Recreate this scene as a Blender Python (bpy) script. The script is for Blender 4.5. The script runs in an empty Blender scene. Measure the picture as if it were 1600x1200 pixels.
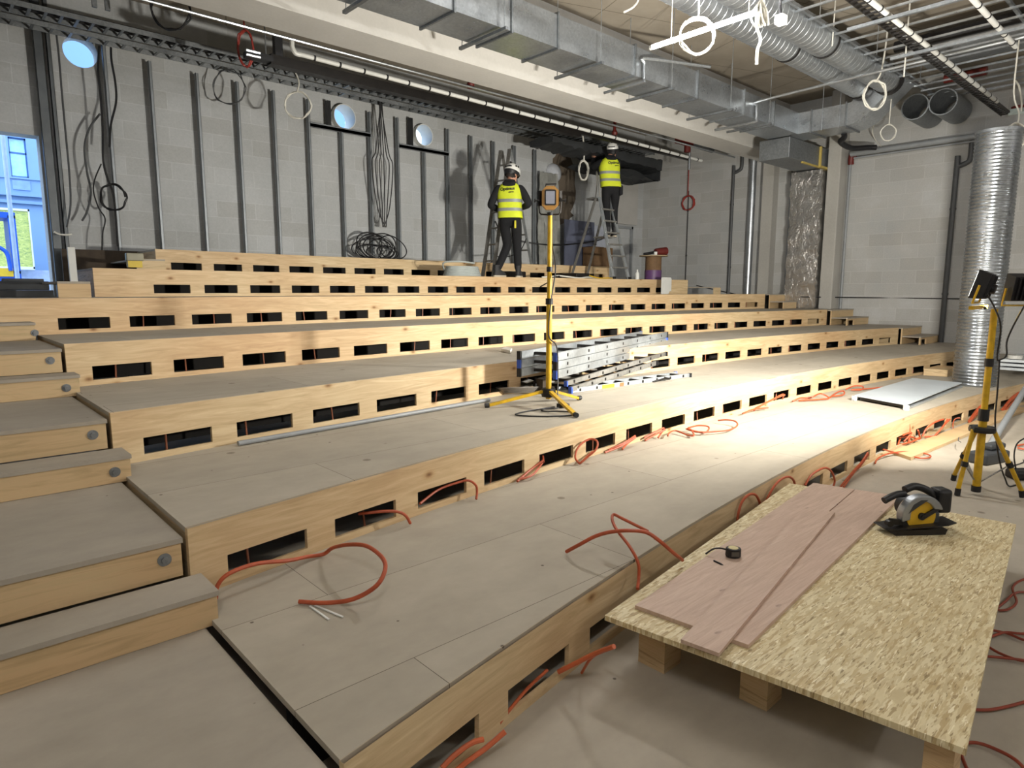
import bpy, bmesh, math, random
from mathutils import Vector, Matrix
random.seed(7)
S = bpy.context.scene
COL = S.collection
PI = math.pi
EYE = 1.56

# ------------------------------------------------------------------ camera
cam_d = bpy.data.cameras.new('camera')
cam = bpy.data.objects.new('camera', cam_d)
COL.objects.link(cam)
cam_d.sensor_width = 36.0
cam_d.lens = 36.0 * 1020 / 1600
cam_d.clip_start = 0.05
cam_d.clip_end = 200
cam.location = (0, 0, EYE)
PITCH = math.atan(145 / 1020)
cam.rotation_euler = (PI / 2 - PITCH, 0, -math.atan2(0.6736, 0.7391))
S.camera = cam

# ------------------------------------------------------------------ world, exposure
S.view_settings.view_transform = 'Standard'
S.view_settings.look = 'None'
S.view_settings.gamma = 1
S.view_settings.use_curve_mapping = False
S.view_settings.exposure = 0.68
w = bpy.data.worlds.new('sky')
S.world = w
w.use_nodes = True
bg = w.node_tree.nodes['Background']
bg.inputs[0].default_value = (0.62, 0.80, 1.0, 1)
bg.inputs[1].default_value = 2.4
S.cycles.use_denoising = True
S.cycles.max_bounces = 8
S.cycles.diffuse_bounces = 5
S.cycles.sample_clamp_indirect = 6

# ------------------------------------------------------------------ lights (each belongs to a lamp built below)
def light(name, kind, loc, power, color=(1, 1, 1), rot=(0, 0, 0), **kw):
    d = bpy.data.lights.new(name, kind)
    d.energy = power
    d.color = color
    for k, v in kw.items():
        setattr(d, k, v)
    o = bpy.data.objects.new(name, d)
    o.location = loc
    o.rotation_euler = rot
    COL.objects.link(o)
    return o
def aim(loc, tgt):
    return (Vector(tgt) - Vector(loc)).to_track_quat('-Z', 'Y').to_euler()
HEAD_A, AIM_A = (5.80, 1.24, 1.60), (5.2, 8.5, 3.5)
HEAD_B, AIM_B = (6.14, 1.05, 1.58), (11.5, 6.4, 3.0)
FLOOD_A, FLOOD_B = 175, 150
TUBE_A, TUBE_B = (5.77, 4.25, 4.0), (5.75, 3.06, 4.0)
# flood lamp heads on the near tripod, shining away from the camera
for h_, a_, p_ in ((HEAD_A, AIM_A, FLOOD_A), (HEAD_B, AIM_B, FLOOD_B)):
    d_ = (Vector(a_)-Vector(h_)).normalized()
    light('flood_light', 'AREA', tuple(Vector(h_)+d_*.06), p_, (1.0, 0.95, 0.85), aim(h_, a_), shape='RECTANGLE', size=.2, size_y=.16, spread=math.radians(162))
# unseen fill tubes added to brighten the hall and the tiers
FILL_TUBES = [((4.2, -4.0, 4.4), (5.4, -4.0, 4.4)), ((-1.5, -1.2, 4.6), (-0.3, -1.2, 4.6)), ((9.4, -4.0, 4.4), (10.6, -4.0, 4.4)), ((2.6, 3.0, 5.0), (3.8, 3.0, 5.0))]
TUBE_E = 300.0
FILL_E = (230.0, 240.0, 170.0, 60.0)

# ------------------------------------------------------------------ helpers
def tag(o, label=None, cat=None, group=None, kind=None):
    if label: o['label'] = label
    if cat: o['category'] = cat
    if group: o['group'] = group
    if kind: o['kind'] = kind
    return o

class MB:
    def __init__(s):
        s.v = []; s.f = []
    def add(s, vs, fs):
        n = len(s.v)
        s.v += [tuple(p) for p in vs]
        s.f += [tuple(i + n for i in f) for f in fs]
        return s
    def box(s, a, b):
        x0, x1 = sorted((a[0], b[0])); y0, y1 = sorted((a[1], b[1])); z0, z1 = sorted((a[2], b[2]))
        return s.add([(x0,y0,z0),(x1,y0,z0),(x1,y1,z0),(x0,y1,z0),(x0,y0,z1),(x1,y0,z1),(x1,y1,z1),(x0,y1,z1)],
                     [(3,2,1,0),(4,5,6,7),(0,1,5,4),(1,2,6,5),(2,3,7,6),(3,0,4,7)])
    def beam(s, p, q, wd, ht, up=(0,0,1)):
        p = Vector(p); q = Vector(q); d = (q - p).normalized()
        u = Vector(up); sd = d.cross(u)
        if sd.length < 1e-4: sd = d.cross(Vector((1,0,0)))
        sd.normalize(); n = sd.cross(d)
        vs = []
        for e in (p, q):
            for a, b in ((-1,-1),(1,-1),(1,1),(-1,1)):
                vs.append(e + sd*(a*wd/2) + n*(b*ht/2))
        return s.add(vs, [(0,1,2,3),(7,6,5,4),(4,5,1,0),(5,6,2,1),(6,7,3,2),(7,4,0,3)])
    def cyl(s, p, q, r0, r1=None, n=16, cap=True):
        r1 = r0 if r1 is None else r1
        p = Vector(p); q = Vector(q); d = (q - p).normalized()
        a = d.orthogonal().normalized(); b = d.cross(a)
        vs = []
        for e, r in ((p, r0), (q, r1)):
            for i in range(n):
                t = 2*PI*i/n
                vs.append(e + a*(r*math.cos(t)) + b*(r*math.sin(t)))
        fs = [(i, (i+1) % n, n+(i+1) % n, n+i) for i in range(n)]
        if cap: fs += [tuple(range(n-1, -1, -1)), tuple(range(n, 2*n))]
        return s.add(vs, fs)
    def tube(s, pts, r, n=8, closed=False, sm=6):
        P = [Vector(p) for p in pts]
        if sm > 1 and len(P) > 2:
            Q = []
            m = len(P); rng = m if closed else m-1
            for i in range(rng):
                if closed: a,b,c,d = P[i-1],P[i],P[(i+1)%m],P[(i+2)%m]
                else: a,b,c,d = P[max(i-1,0)],P[i],P[i+1],P[min(i+2,m-1)]
                for k in range(sm):
                    t = k/sm
                    Q.append(.5*((2*b)+(c-a)*t+(2*a-5*b+4*c-d)*t*t+(3*b-a-3*c+d)*t**3))
            if not closed: Q.append(P[-1])
            P = Q
        m = len(P); vs = []; prev = None
        for i in range(m):
            if closed: d = P[(i+1)%m]-P[i-1]
            else: d = P[min(i+1,m-1)]-P[max(i-1,0)]
            if d.length < 1e-9: d = Vector((0,0,1))
            d.normalize()
            a = d.orthogonal() if prev is None else prev - d*prev.dot(d)
            if a.length < 1e-6: a = d.orthogonal()
            a.normalize(); prev = a; b = d.cross(a)
            for k in range(n):
                t = 2*PI*k/n
                vs.append(P[i]+a*(r*math.cos(t))+b*(r*math.sin(t)))
        fs = []
        for i in range(m if closed else m-1):
            j = (i+1) % m
            for k in range(n):
                fs.append((i*n+k, i*n+(k+1)%n, j*n+(k+1)%n, j*n+k))
        if not closed: fs += [tuple(range(n-1,-1,-1)), tuple(range((m-1)*n, m*n))]
        return s.add(vs, fs)
    def lathe(s, prof, c=(0,0,0), n=24, M=None):
        vs = []; m = len(prof)
        for r, z in prof:
            for k in range(n):
                t = 2*PI*k/n
                p = Vector((r*math.cos(t), r*math.sin(t), z))
                if M is not None: p = M @ p
                vs.append(p + Vector(c))
        fs = []
        for i in range(m-1):
            for k in range(n):
                fs.append((i*n+k, i*n+(k+1)%n, (i+1)*n+(k+1)%n, (i+1)*n+k))
        return s.add(vs, fs)
    def loft(s, rings, cap=True):
        n = len(rings[0]); vs = [p for r in rings for p in r]; fs = []
        for i in range(len(rings)-1):
            for k in range(n):
                fs.append((i*n+k, i*n+(k+1)%n, (i+1)*n+(k+1)%n, (i+1)*n+k))
        if cap: fs += [tuple(range(n-1,-1,-1)), tuple(range((len(rings)-1)*n, len(rings)*n))]
        return s.add(vs, fs)
    def prism(s, poly, off):
        off = Vector(off); n = len(poly)
        vs = [Vector(p) for p in poly] + [Vector(p)+off for p in poly]
        return s.add(vs, [tuple(range(n-1,-1,-1)), tuple(range(n,2*n))] + [(i,(i+1)%n,n+(i+1)%n,n+i) for i in range(n)])
    def xf(s, M):
        s.v = [tuple(M @ Vector(p)) for p in s.v]; return s

def mesh_of(name, mb, mat, org=(0,0,0), smooth=False, bevel=0):
    me = bpy.data.meshes.new(name)
    o_ = Vector(org)
    me.from_pydata([Vector(p)-o_ for p in mb.v], [], mb.f)
    bm = bmesh.new(); bm.from_mesh(me)
    bmesh.ops.recalc_face_normals(bm, faces=bm.faces)
    bm.to_mesh(me); bm.free()
    me.materials.append(mat)
    if smooth:
        for p in me.polygons: p.use_smooth = True
        try: me.set_sharp_from_angle(angle=math.radians(smooth if smooth > 1 else 40))
        except Exception: pass
    o = bpy.data.objects.new(name, me)
    COL.objects.link(o)
    if bevel:
        m = o.modifiers.new('bevel', 'BEVEL'); m.width = bevel; m.segments = 2; m.limit_method = 'ANGLE'
    return o
def struct(name, mb, mat, **k):
    return tag(mesh_of(name, mb, mat, **k), kind='structure')
def single(name, mb, mat, label, cat, org=None, group=None, **k):
    if org is None:
        xs = [p[0] for p in mb.v]; ys = [p[1] for p in mb.v]; zs = [p[2] for p in mb.v]
        org = ((min(xs)+max(xs))/2, (min(ys)+max(ys))/2, min(zs))
    o = mesh_of(name, mb, mat, org, **k); o.location = org
    return tag(o, label, cat, group)
def thing(name, label, cat, loc=(0,0,0), rz=0, group=None):
    e = bpy.data.objects.new(name, None)
    e.empty_display_size = .1
    e.location = loc; e.rotation_euler = (0,0,rz)
    COL.objects.link(e)
    return tag(e, label, cat, group)
def part(par, name, mb, mat, world=True, label=None, kind=None, **k):
    org = (0,0,0)
    if world:
        p = par; L = Vector((0,0,0))
        while p is not None:
            L += Vector(p.location); p = p.parent
        org = L
    o = mesh_of(name, mb, mat, org, **k)
    o.parent = par
    if label: o['label'] = label
    if kind: o['kind'] = kind
    return o

# ------------------------------------------------------------------ materials
def srgb(h):
    c = [int(h[i:i+2], 16)/255 for i in (0,2,4)]
    return tuple((x/12.92 if x <= .04045 else ((x+.055)/1.055)**2.4) for x in c) + (1,)
class N:
    def __init__(s, name):
        s.m = bpy.data.materials.new(name); s.m.use_nodes = True
        s.t = s.m.node_tree; s.b = s.t.nodes['Principled BSDF']; s.co = None
    def n(s, typ, **k):
        x = s.t.nodes.new(typ)
        for a, b in k.items(): setattr(x, a, b)
        return x
    def l(s, a, b): s.t.links.new(a, b)
    def coord(s, scale=(1,1,1), rot=(0,0,0), loc=(0,0,0)):
        if s.co is None: s.co = s.n('ShaderNodeTexCoord')
        m = s.n('ShaderNodeMapping')
        m.inputs['Scale'].default_value = scale; m.inputs['Rotation'].default_value = rot; m.inputs['Location'].default_value = loc
        s.l(s.co.outputs['Object'], m.inputs['Vector'])
        return m.outputs[0]
    def swz(s, order, vec=None):
        if s.co is None: s.co = s.n('ShaderNodeTexCoord')
        sp = s.n('ShaderNodeSeparateXYZ'); cb = s.n('ShaderNodeCombineXYZ')
        s.l(vec or s.co.outputs['Object'], sp.inputs[0])
        for i, c in enumerate(order): s.l(sp.outputs['XYZ'.index(c)], cb.inputs[i])
        return cb.outputs[0]
    def noise(s, vec, scale, detail=4, rough=.55, dist=0):
        x = s.n('ShaderNodeTexNoise')
        x.inputs['Scale'].default_value = scale; x.inputs['Detail'].default_value = detail
        x.inputs['Roughness'].default_value = rough; x.inputs['Distortion'].default_value = dist
        s.l(vec, x.inputs['Vector']); return x.outputs['Fac']
    def ramp(s, fac, stops):
        r = s.n('ShaderNodeValToRGB'); e = r.color_ramp.elements
        while len(e) < len(stops): e.new(.5)
        for i, (p, c) in enumerate(stops):
            e[i].position = p; e[i].color = c if not isinstance(c, str) else srgb(c)
        s.l(fac, r.inputs[0]); return r.outputs[0]
    def mix(s, fac, a, b, mode='MIX'):
        x = s.n('ShaderNodeMix', data_type='RGBA', blend_type=mode)
        for inp, v in ((x.inputs[0], fac), (x.inputs[6], a), (x.inputs[7], b)):
            if isinstance(v, (int, float)): inp.default_value = v
            elif isinstance(v, tuple): inp.default_value = v
            elif isinstance(v, str): inp.default_value = srgb(v)
            else: s.l(v, inp)
        return x.outputs[2]
    def out(s, col, rough=.7, metal=0, bump=None, bstr=.2, bdist=.01, spec=None):
        b = s.b
        if isinstance(col, str): b.inputs['Base Color'].default_value = srgb(col)
        elif isinstance(col, tuple): b.inputs['Base Color'].default_value = col
        else: s.l(col, b.inputs['Base Color'])
        if isinstance(rough, (int, float)): b.inputs['Roughness'].default_value = rough
        else: s.l(rough, b.inputs['Roughness'])
        b.inputs['Metallic'].default_value = metal
        if spec is not None: b.inputs['Specular IOR Level'].default_value = spec
        if bump is not None:
            u = s.n('ShaderNodeBump'); u.inputs['Strength'].default_value = bstr; u.inputs['Distance'].default_value = bdist
            s.l(bump, u.inputs['Height']); s.l(u.outputs[0], b.inputs['Normal'])
        return s.m
def plain(name, col, rough=.6, metal=0, var=.12, scale=9, **k):
    n = N(name)
    f = n.noise(n.coord(), scale)
    c = srgb(col)
    d = tuple(x*(1-var) for x in c[:3]) + (1,); e = tuple(min(1, x*(1+var)) for x in c[:3]) + (1,)
    return n.out(n.ramp(f, [(.3, d), (.7, e)]), rough, metal, **k)

def m_tread(name, dx, dy, a='a0988a', b='b9b1a1', joints=True):
    n = N(name)
    v = n.coord()
    big = n.noise(v, .9, 5, .6); fine = n.noise(n.coord((1, 1.6, 1)), 4, 6, .65)
    c = n.mix(.35, n.ramp(big, [(.3, a), (.72, b)]), n.ramp(fine, [(.25, '948b7d'), (.75, 'beb5a4')]))
    br = n.n('ShaderNodeTexBrick'); br.offset = .5
    br.inputs['Scale'].default_value = 1; br.inputs['Mortar Size'].default_value = .0014
    br.inputs['Brick Width'].default_value = 2.5; br.inputs['Row Height'].default_value = .64
    br.inputs['Color1'].default_value = (1,1,1,1); br.inputs['Color2'].default_value = (.93,.93,.93,1); br.inputs['Mortar'].default_value = (.22,.2,.17,1)
    n.l(n.coord(loc=(dx, dy, 0)), br.inputs['Vector'])
    if joints: c = n.mix(1, c, br.outputs['Color'], 'MULTIPLY')
    vo = n.n('ShaderNodeTexVoronoi'); vo.inputs['Scale'].default_value = 2.6
    n.l(v, vo.inputs['Vector'])
    c = n.mix(1, c, n.ramp(vo.outputs['Distance'], [(.0, (.5,.47,.44,1)), (.055, (.62,.6,.57,1)), (.07, (1,1,1,1))]), 'MULTIPLY')
    vo2 = n.n('ShaderNodeTexVoronoi'); vo2.inputs['Scale'].default_value = 5.5
    n.l(n.coord(loc=(3,7,0)), vo2.inputs['Vector'])
    c = n.mix(1, c, n.ramp(vo2.outputs['Distance'], [(.0, (.2,.18,.16,1)), (.035, (.35,.32,.3,1)), (.05, (1,1,1,1))]), 'MULTIPLY')
    sc = n.noise(n.coord((1.2, 6, 1)), 4, 6, .7)
    c = n.mix(1, c, n.ramp(sc, [(.0, (.6,.57,.53,1)), (.29, (1,1,1,1))]), 'MULTIPLY')
    return n.out(c, .85, 0, fine, .12, .004)
def m_pine(name, sw='XZY', a='b39a74', b='dac6a0', knots=True, off=0):
    n = N(name)
    v = n.swz(sw)
    mp = n.n('ShaderNodeMapping'); mp.inputs['Scale'].default_value = (.9, 9, 1); mp.inputs['Location'].default_value = (off, off*1.7, 0)
    n.l(v, mp.inputs['Vector'])
    g = n.noise(mp.outputs[0], 2.2, 6, .6, 1.4)
    c = n.ramp(g, [(.25, a), (.5, 'c9b18a'), (.75, b)])
    mp2 = n.n('ShaderNodeMapping'); mp2.inputs['Scale'].default_value = (.45, .6, 1); mp2.inputs['Location'].default_value = (off*2, 0, 0)
    n.l(v, mp2.inputs['Vector'])
    big = n.noise(mp2.outputs[0], 1.3, 3)
    c = n.mix(1, c, n.ramp(big, [(.3, (.92,.8,.72,1)), (.6, (1,1,1,1))]), 'MULTIPLY')
    if knots:
        mp3 = n.n('ShaderNodeMapping'); mp3.inputs['Scale'].default_value = (1.25, 2.3, 1); mp3.inputs['Location'].default_value = (off, .4, 0)
        n.l(v, mp3.inputs['Vector'])
        vo = n.n('ShaderNodeTexVoronoi', voronoi_dimensions='2D'); vo.inputs['Scale'].default_value = 1
        n.l(mp3.outputs[0], vo.inputs['Vector'])
        c = n.mix(1, c, n.ramp(vo.outputs['Distance'], [(.0, (.28,.19,.12,1)), (.02, (.55,.42,.3,1)), (.045, (.9,.84,.76,1)), (.08, (1,1,1,1))]), 'MULTIPLY')
    return n.out(c, .62, 0, g, .08, .004)
def m_osb():
    n = N('osb_flakes')
    c = n.ramp(n.noise(n.coord(), 5, 4), [(.3, 'c2b087'), (.7, 'd2c49d')])
    hgt = None
    for i, (r, sc, lo, col) in enumerate(((.25, (10, 58, 10), .53, 'ded2ae'), (1.15, (11, 64, 11), .56, 'b39b6e'), (2.0, (10, 60, 10), .55, 'd9cba3'), (2.75, (12, 72, 12), .57, 'c4b083'), (.7, (14, 90, 14), .63, 'a18b64'), (1.75, (13, 80, 13), .64, 'efe6c8'), (2.4, (15, 100, 15), .66, '8a744d'))):
        f = n.noise(n.coord(sc, (0,0,r), (i*3.1, i*1.7, 0)), 1.0, 2, .5, .35)
        c = n.mix(n.ramp(f, [(lo, (0,0,0,1)), (lo+.03, (.85,.85,.85,1))]), c, col)
        hgt = hgt or f
    return n.out(c, .6, 0, hgt, .15, .003)
def m_pink():
    n = N('pink_plywood')
    g = n.noise(n.coord((1.5, 16, 2), (0,0,.17)), 2.5, 6, .62, 1.2)
    c = n.ramp(g, [(.25, 'b09684'), (.55, 'c2a896'), (.8, 'cfb8a6')])
    sp = n.noise(n.coord((1,2.5,1)), 6, 3)
    c = n.mix(1, c, n.ramp(sp, [(.22, (.45,.42,.42,1)), (.32, (1,1,1,1))]), 'MULTIPLY')
    return n.out(c, .6, 0, g, .1, .003)
def m_block(name, sw, base='b6b9bb'):
    n = N(name)
    v = n.swz(sw)
    br = n.n('ShaderNodeTexBrick'); br.offset = .5
    br.inputs['Scale'].default_value = 1; br.inputs['Mortar Size'].default_value = .006; br.inputs['Mortar Smooth'].default_value = .6
    br.inputs['Brick Width'].default_value = .6; br.inputs['Row Height'].default_value = .245; br.inputs['Bias'].default_value = -.3
    br.inputs['Color1'].default_value = (1,1,1,1); br.inputs['Color2'].default_value = (.8,.775,.74,1); br.inputs['Mortar'].default_value = (1.16,1.16,1.15,1)
    n.l(v, br.inputs['Vector'])
    f = n.noise(n.coord(), 1.1, 6, .6); g = n.noise(n.coord(), 45, 3)
    c = n.ramp(f, [(.25, 'a9acad'), (.55, base), (.8, 'c0c3c5')])
    c = n.mix(.8, c, n.mix(1, c, br.outputs['Color'], 'MULTIPLY'))
    c = n.mix(.12, c, n.ramp(g, [(.3, '5e5d5a'), (.7, 'b5b4b0')]))
    return n.out(c, .95, 0, g, .15, .004)
def m_concrete(name, a='7c766b', b='9d968a', scale=.7, streak=None, rough=.9):
    n = N(name)
    f = n.noise(n.coord(streak or (1,1,1)), scale, 7, .62); g = n.noise(n.coord(), 30, 3)
    c = n.mix(.25, n.ramp(f, [(.28, a), (.72, b)]), n.ramp(g, [(.3, a), (.7, b)]))
    return n.out(c, rough, 0, g, .1, .003)
def m_slab():
    n = N('slab_concrete')
    f = n.noise(n.coord(), .8, 7, .62)
    c = n.ramp(f, [(.25, '837a6c'), (.7, 'a39a8b')])
    br = n.n('ShaderNodeTexBrick'); br.offset = 0
    br.inputs['Scale'].default_value = 1; br.inputs['Mortar Size'].default_value = .008
    br.inputs['Brick Width'].default_value = 2.5; br.inputs['Row Height'].default_value = 1.25
    br.inputs['Color1'].default_value = (1,1,1,1); br.inputs['Color2'].default_value = (.95,.95,.95,1); br.inputs['Mortar'].default_value = (.5,.48,.44,1)
    n.l(n.coord(rot=(0,0,.35)), br.inputs['Vector'])
    c = n.mix(1, c, br.outputs['Color'], 'MULTIPLY')
    return n.out(c, .9)
def m_galv(name='galvanised_steel', a='a9aeb3', b='c6cbcf', rough=.32):
    n = N(name)
    vo = n.n('ShaderNodeTexVoronoi'); vo.inputs['Scale'].default_value = 40
    n.l(n.coord(), vo.inputs['Vector'])
    f = n.noise(n.coord((1,1,2)), 2.5, 5)
    c = n.mix(.4, n.ramp(vo.outputs['Color'], [(.1, a), (.9, b)]), n.ramp(f, [(.3, a), (.7, b)]))
    r = n.ramp(f, [(.3, (rough-.08,)*3+(1,)), (.7, (rough+.14,)*3+(1,))])
    return n.out(c, r, .85)
def m_foil():
    n = N('crinkled_foil')
    f = n.noise(n.coord((1,1,.6)), 9, 5, .6, 1.5)
    return n.out('cccac7', .26, .92, f, .9, .02)
def m_emit(name, col, e):
    n = N(name)
    n.b.inputs['Base Color'].default_value = (.9,.9,.9,1)
    n.b.inputs['Emission Color'].default_value = col
    n.b.inputs['Emission Strength'].default_value = e
    return n.m

GALV = m_galv()
GALV_D = m_galv('dull_galvanised_steel', '7d8184', '9a9ea1', .5)
STUD = plain('stud_steel', '83888c', .45, .35, var=.1)
ALU = m_galv('brushed_aluminium', 'b9c0c6', 'd3d9dd', .42)
ALU_D = m_galv('worn_aluminium', '8f8e8a', 'a9a7a2', .5)
FOIL = m_foil()
CONC = m_concrete('pillar_concrete', '9a9893', 'b3b1ab')
BEAM = m_concrete('beam_concrete', 'b9b7b2', 'cccac5', 1.2)
SLAB = m_slab()
FLOORM = m_tread('floor_board_dust', .4, .2, '9f978a', 'b9b1a3', False)
WALL_A = m_block('block_wall_back', 'XZY')
WALL_B = m_block('block_wall_right', 'YZX', 'b3b3b1')
PLAST = plain('plastered_wall', 'aeaca8', .9, var=.08, scale=2)
OSB = m_osb()
PINK = m_pink()
YEL = plain('yellow_paint', 'c9a11c', .4, var=.25, scale=12)
BLK = plain('black_plastic', '17171a', .5, var=.2)
BLK_M = plain('black_metal', '201d1b', .42, .3, var=.3)
DGREY = plain('dark_grey_plastic', '35383b', .5)
DARKM = plain('dark_membrane', '2c2e30', .55, var=.3, scale=4)
WHT = plain('white_plastic', 'd9dad6', .45, var=.04)
GREYP = plain('grey_plastic_pipe', '8b8f92', .4, var=.08)
GREYD = plain('dark_grey_pipe', '4a4c4e', .45, var=.1)
ORG = plain('orange_cable_sheath', 'ad4f2e', .5, var=.15, scale=20)
REDC = plain('red_cable_sheath', '8e3129', .5, var=.15)
RED = plain('red_paint', '63201a', .5)
CABW = plain('white_cable_sheath', 'd4d2c8', .5, var=.05)
CABB = plain('black_cable_sheath', '1a1a1c', .5)
BLUE = plain('blue_plastic', '3457b5', .45)
PURP = plain('purple_film', '5a3a66', .5)
CARD = plain('brown_cardboard', '6b5238', .8, var=.2)
DWOOD = plain('dark_board_edge', '3d3226', .8, var=.3)
SLOT_SHADE = plain('slot_shade_black', '14110e', .9, var=.3)  # shade inside the riser slots, put into a black colour
DAMP = m_concrete('damp_wall_patch', '4f463c', '6a5f52', 2.5)

# ------------------------------------------------------------------ room shell
UL, UR, VB, VF, ZC = -1.9, 14.4, 10.7, -5.5, 5.54
WT = .26
def wall_holes(mb, a0, a1, z0, z1, y0, y1, rects, circs, fix):
    # wall in the (a, z) plane between depth y0 and y1; fix maps (a, y, z) to world
    xs = sorted(set([a0, a1] + [v for r in rects for v in r[:2]] + [v for c in circs for v in (c[0]-c[2]-.03, c[0]+c[2]+.03)]))
    zs = sorted(set([z0, z1] + [v for r in rects for v in r[2:]] + [v for c in circs for v in (c[1]-c[2]-.03, c[1]+c[2]+.03)]))
    xs = [x for x in xs if a0 <= x <= a1]; zs = [z for z in zs if z0 <= z <= z1]
    for i in range(len(xs)-1):
        for j in range(len(zs)-1):
            ca, cz = (xs[i]+xs[i+1])/2, (zs[j]+zs[j+1])/2
            if any(r[0] < ca < r[1] and r[2] < cz < r[3] for r in rects): continue
            cc = [c for c in circs if abs(ca-c[0]) < c[2]+.02 and abs(cz-c[1]) < c[2]+.02]
            if cc:
                c = cc[0]; n = 32
                if getattr(mb, 'done', None) is None: mb.done = set()
                if c in mb.done: continue
                mb.done.add(c)
                h = c[2]+.03; sq = []; ci = []
                for k in range(n):
                    t = 2*PI*k/n; x, z = math.cos(t), math.sin(t); m = max(abs(x), abs(z))
                    sq.append((c[0]+x/m*h, c[1]+z/m*h)); ci.append((c[0]+x*c[2], c[1]+z*c[2]))
                for y in (y0, y1):
                    vs = [fix(a, y, z) for a, z in sq+ci]
                    mb.add(vs, [(k, (k+1) % n, n+(k+1) % n, n+k) for k in range(n)])
                vs = [fix(a, y0, z) for a, z in ci] + [fix(a, y1, z) for a, z in ci]
                mb.add(vs, [(k, (k+1) % n, n+(k+1) % n, n+k) for k in range(n)])
                continue
            for y in (y0, y1):
                mb.add([fix(xs[i], y, zs[j]), fix(xs[i+1], y, zs[j]), fix(xs[i+1], y, zs[j+1]), fix(xs[i], y, zs[j+1])], [(0,1,2,3)])
    for r in rects:
        q = [(r[0], r[2]), (r[1], r[2]), (r[1], r[3]), (r[0], r[3])]
        for k in range(4):
            p, p2 = q[k], q[(k+1) % 4]
            mb.add([fix(p[0], y0, p[1]), fix(p2[0], y0, p2[1]), fix(p2[0], y1, p2[1]), fix(p[0], y1, p[1])], [(0,1,2,3)])
DOOR_U = (-.25, 1.42, 1.5, 3.56)
HOLES = [(1.97, 4.72, .2), (5.78, 4.52, .21), (7.42, 4.47, .2), (11.0, 4.20, .19)]
mb = MB()
wall_holes(mb, UL-WT, UR+WT, 0, ZC, VB, VB+WT, [DOOR_U], HOLES, lambda a, y, z: (a, y, z))
struct('wall_back', mb, WALL_A)
struct('wall_right', MB().box((UR, VF, 0), (UR+WT, VB, ZC)), WALL_B)
struct('wall_left', MB().box((UL-WT, VF, 0), (UL, VB, ZC)), PLAST)
struct('wall_front', MB().box((UL-WT, VF-WT, 0), (UR+WT, VF, ZC)), PLAST)
struct('floor', MB().box((UL-WT, VF-WT, -.15), (UR+WT, VB+WT, 0)), FLOORM)
struct('ceiling', MB().box((UL-WT, VF-WT, ZC), (UR+WT, VB+WT, ZC+.25)), SLAB)
mb = MB().box((UL, 6.88, 4.43), (UR, 7.46, ZC))
struct('trim_1', mb, BEAM)                                     # the downstand concrete beam
mb = MB().box((14.02, 5.6, 0), (UR, 5.86, ZC))
struct('trim_2', mb, CONC, bevel=.02)                          # wall pillar beside the foil duct
struct('trim_3', MB().box((14.16, 7.05, 0), (UR, 7.3, 4.43)), CONC)
# damp dark patch and plaster drips round the opening at the end of the back wall
mb = MB()
def blotch(cu, cz, ru, rz, n=28, y=VB-.004, sd=1):
    rr = random.Random(sd)
    mb.prism([(cu+ru*math.cos(2*PI*k/n)*(1+rr.uniform(-.16,.16)), y, cz+rz*math.sin(2*PI*k/n)*(1+rr.uniform(-.1,.1))) for k in range(n)], (0, .003, 0))
blotch(11.35, 4.05, .42, .75, sd=3); blotch(11.1, 3.4, .55, .35, sd=4, y=VB-.0041); blotch(10.75, 3.45, .2, .12, sd=6, y=VB-.0042)
struct('trim_4', mb, DAMP)

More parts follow.
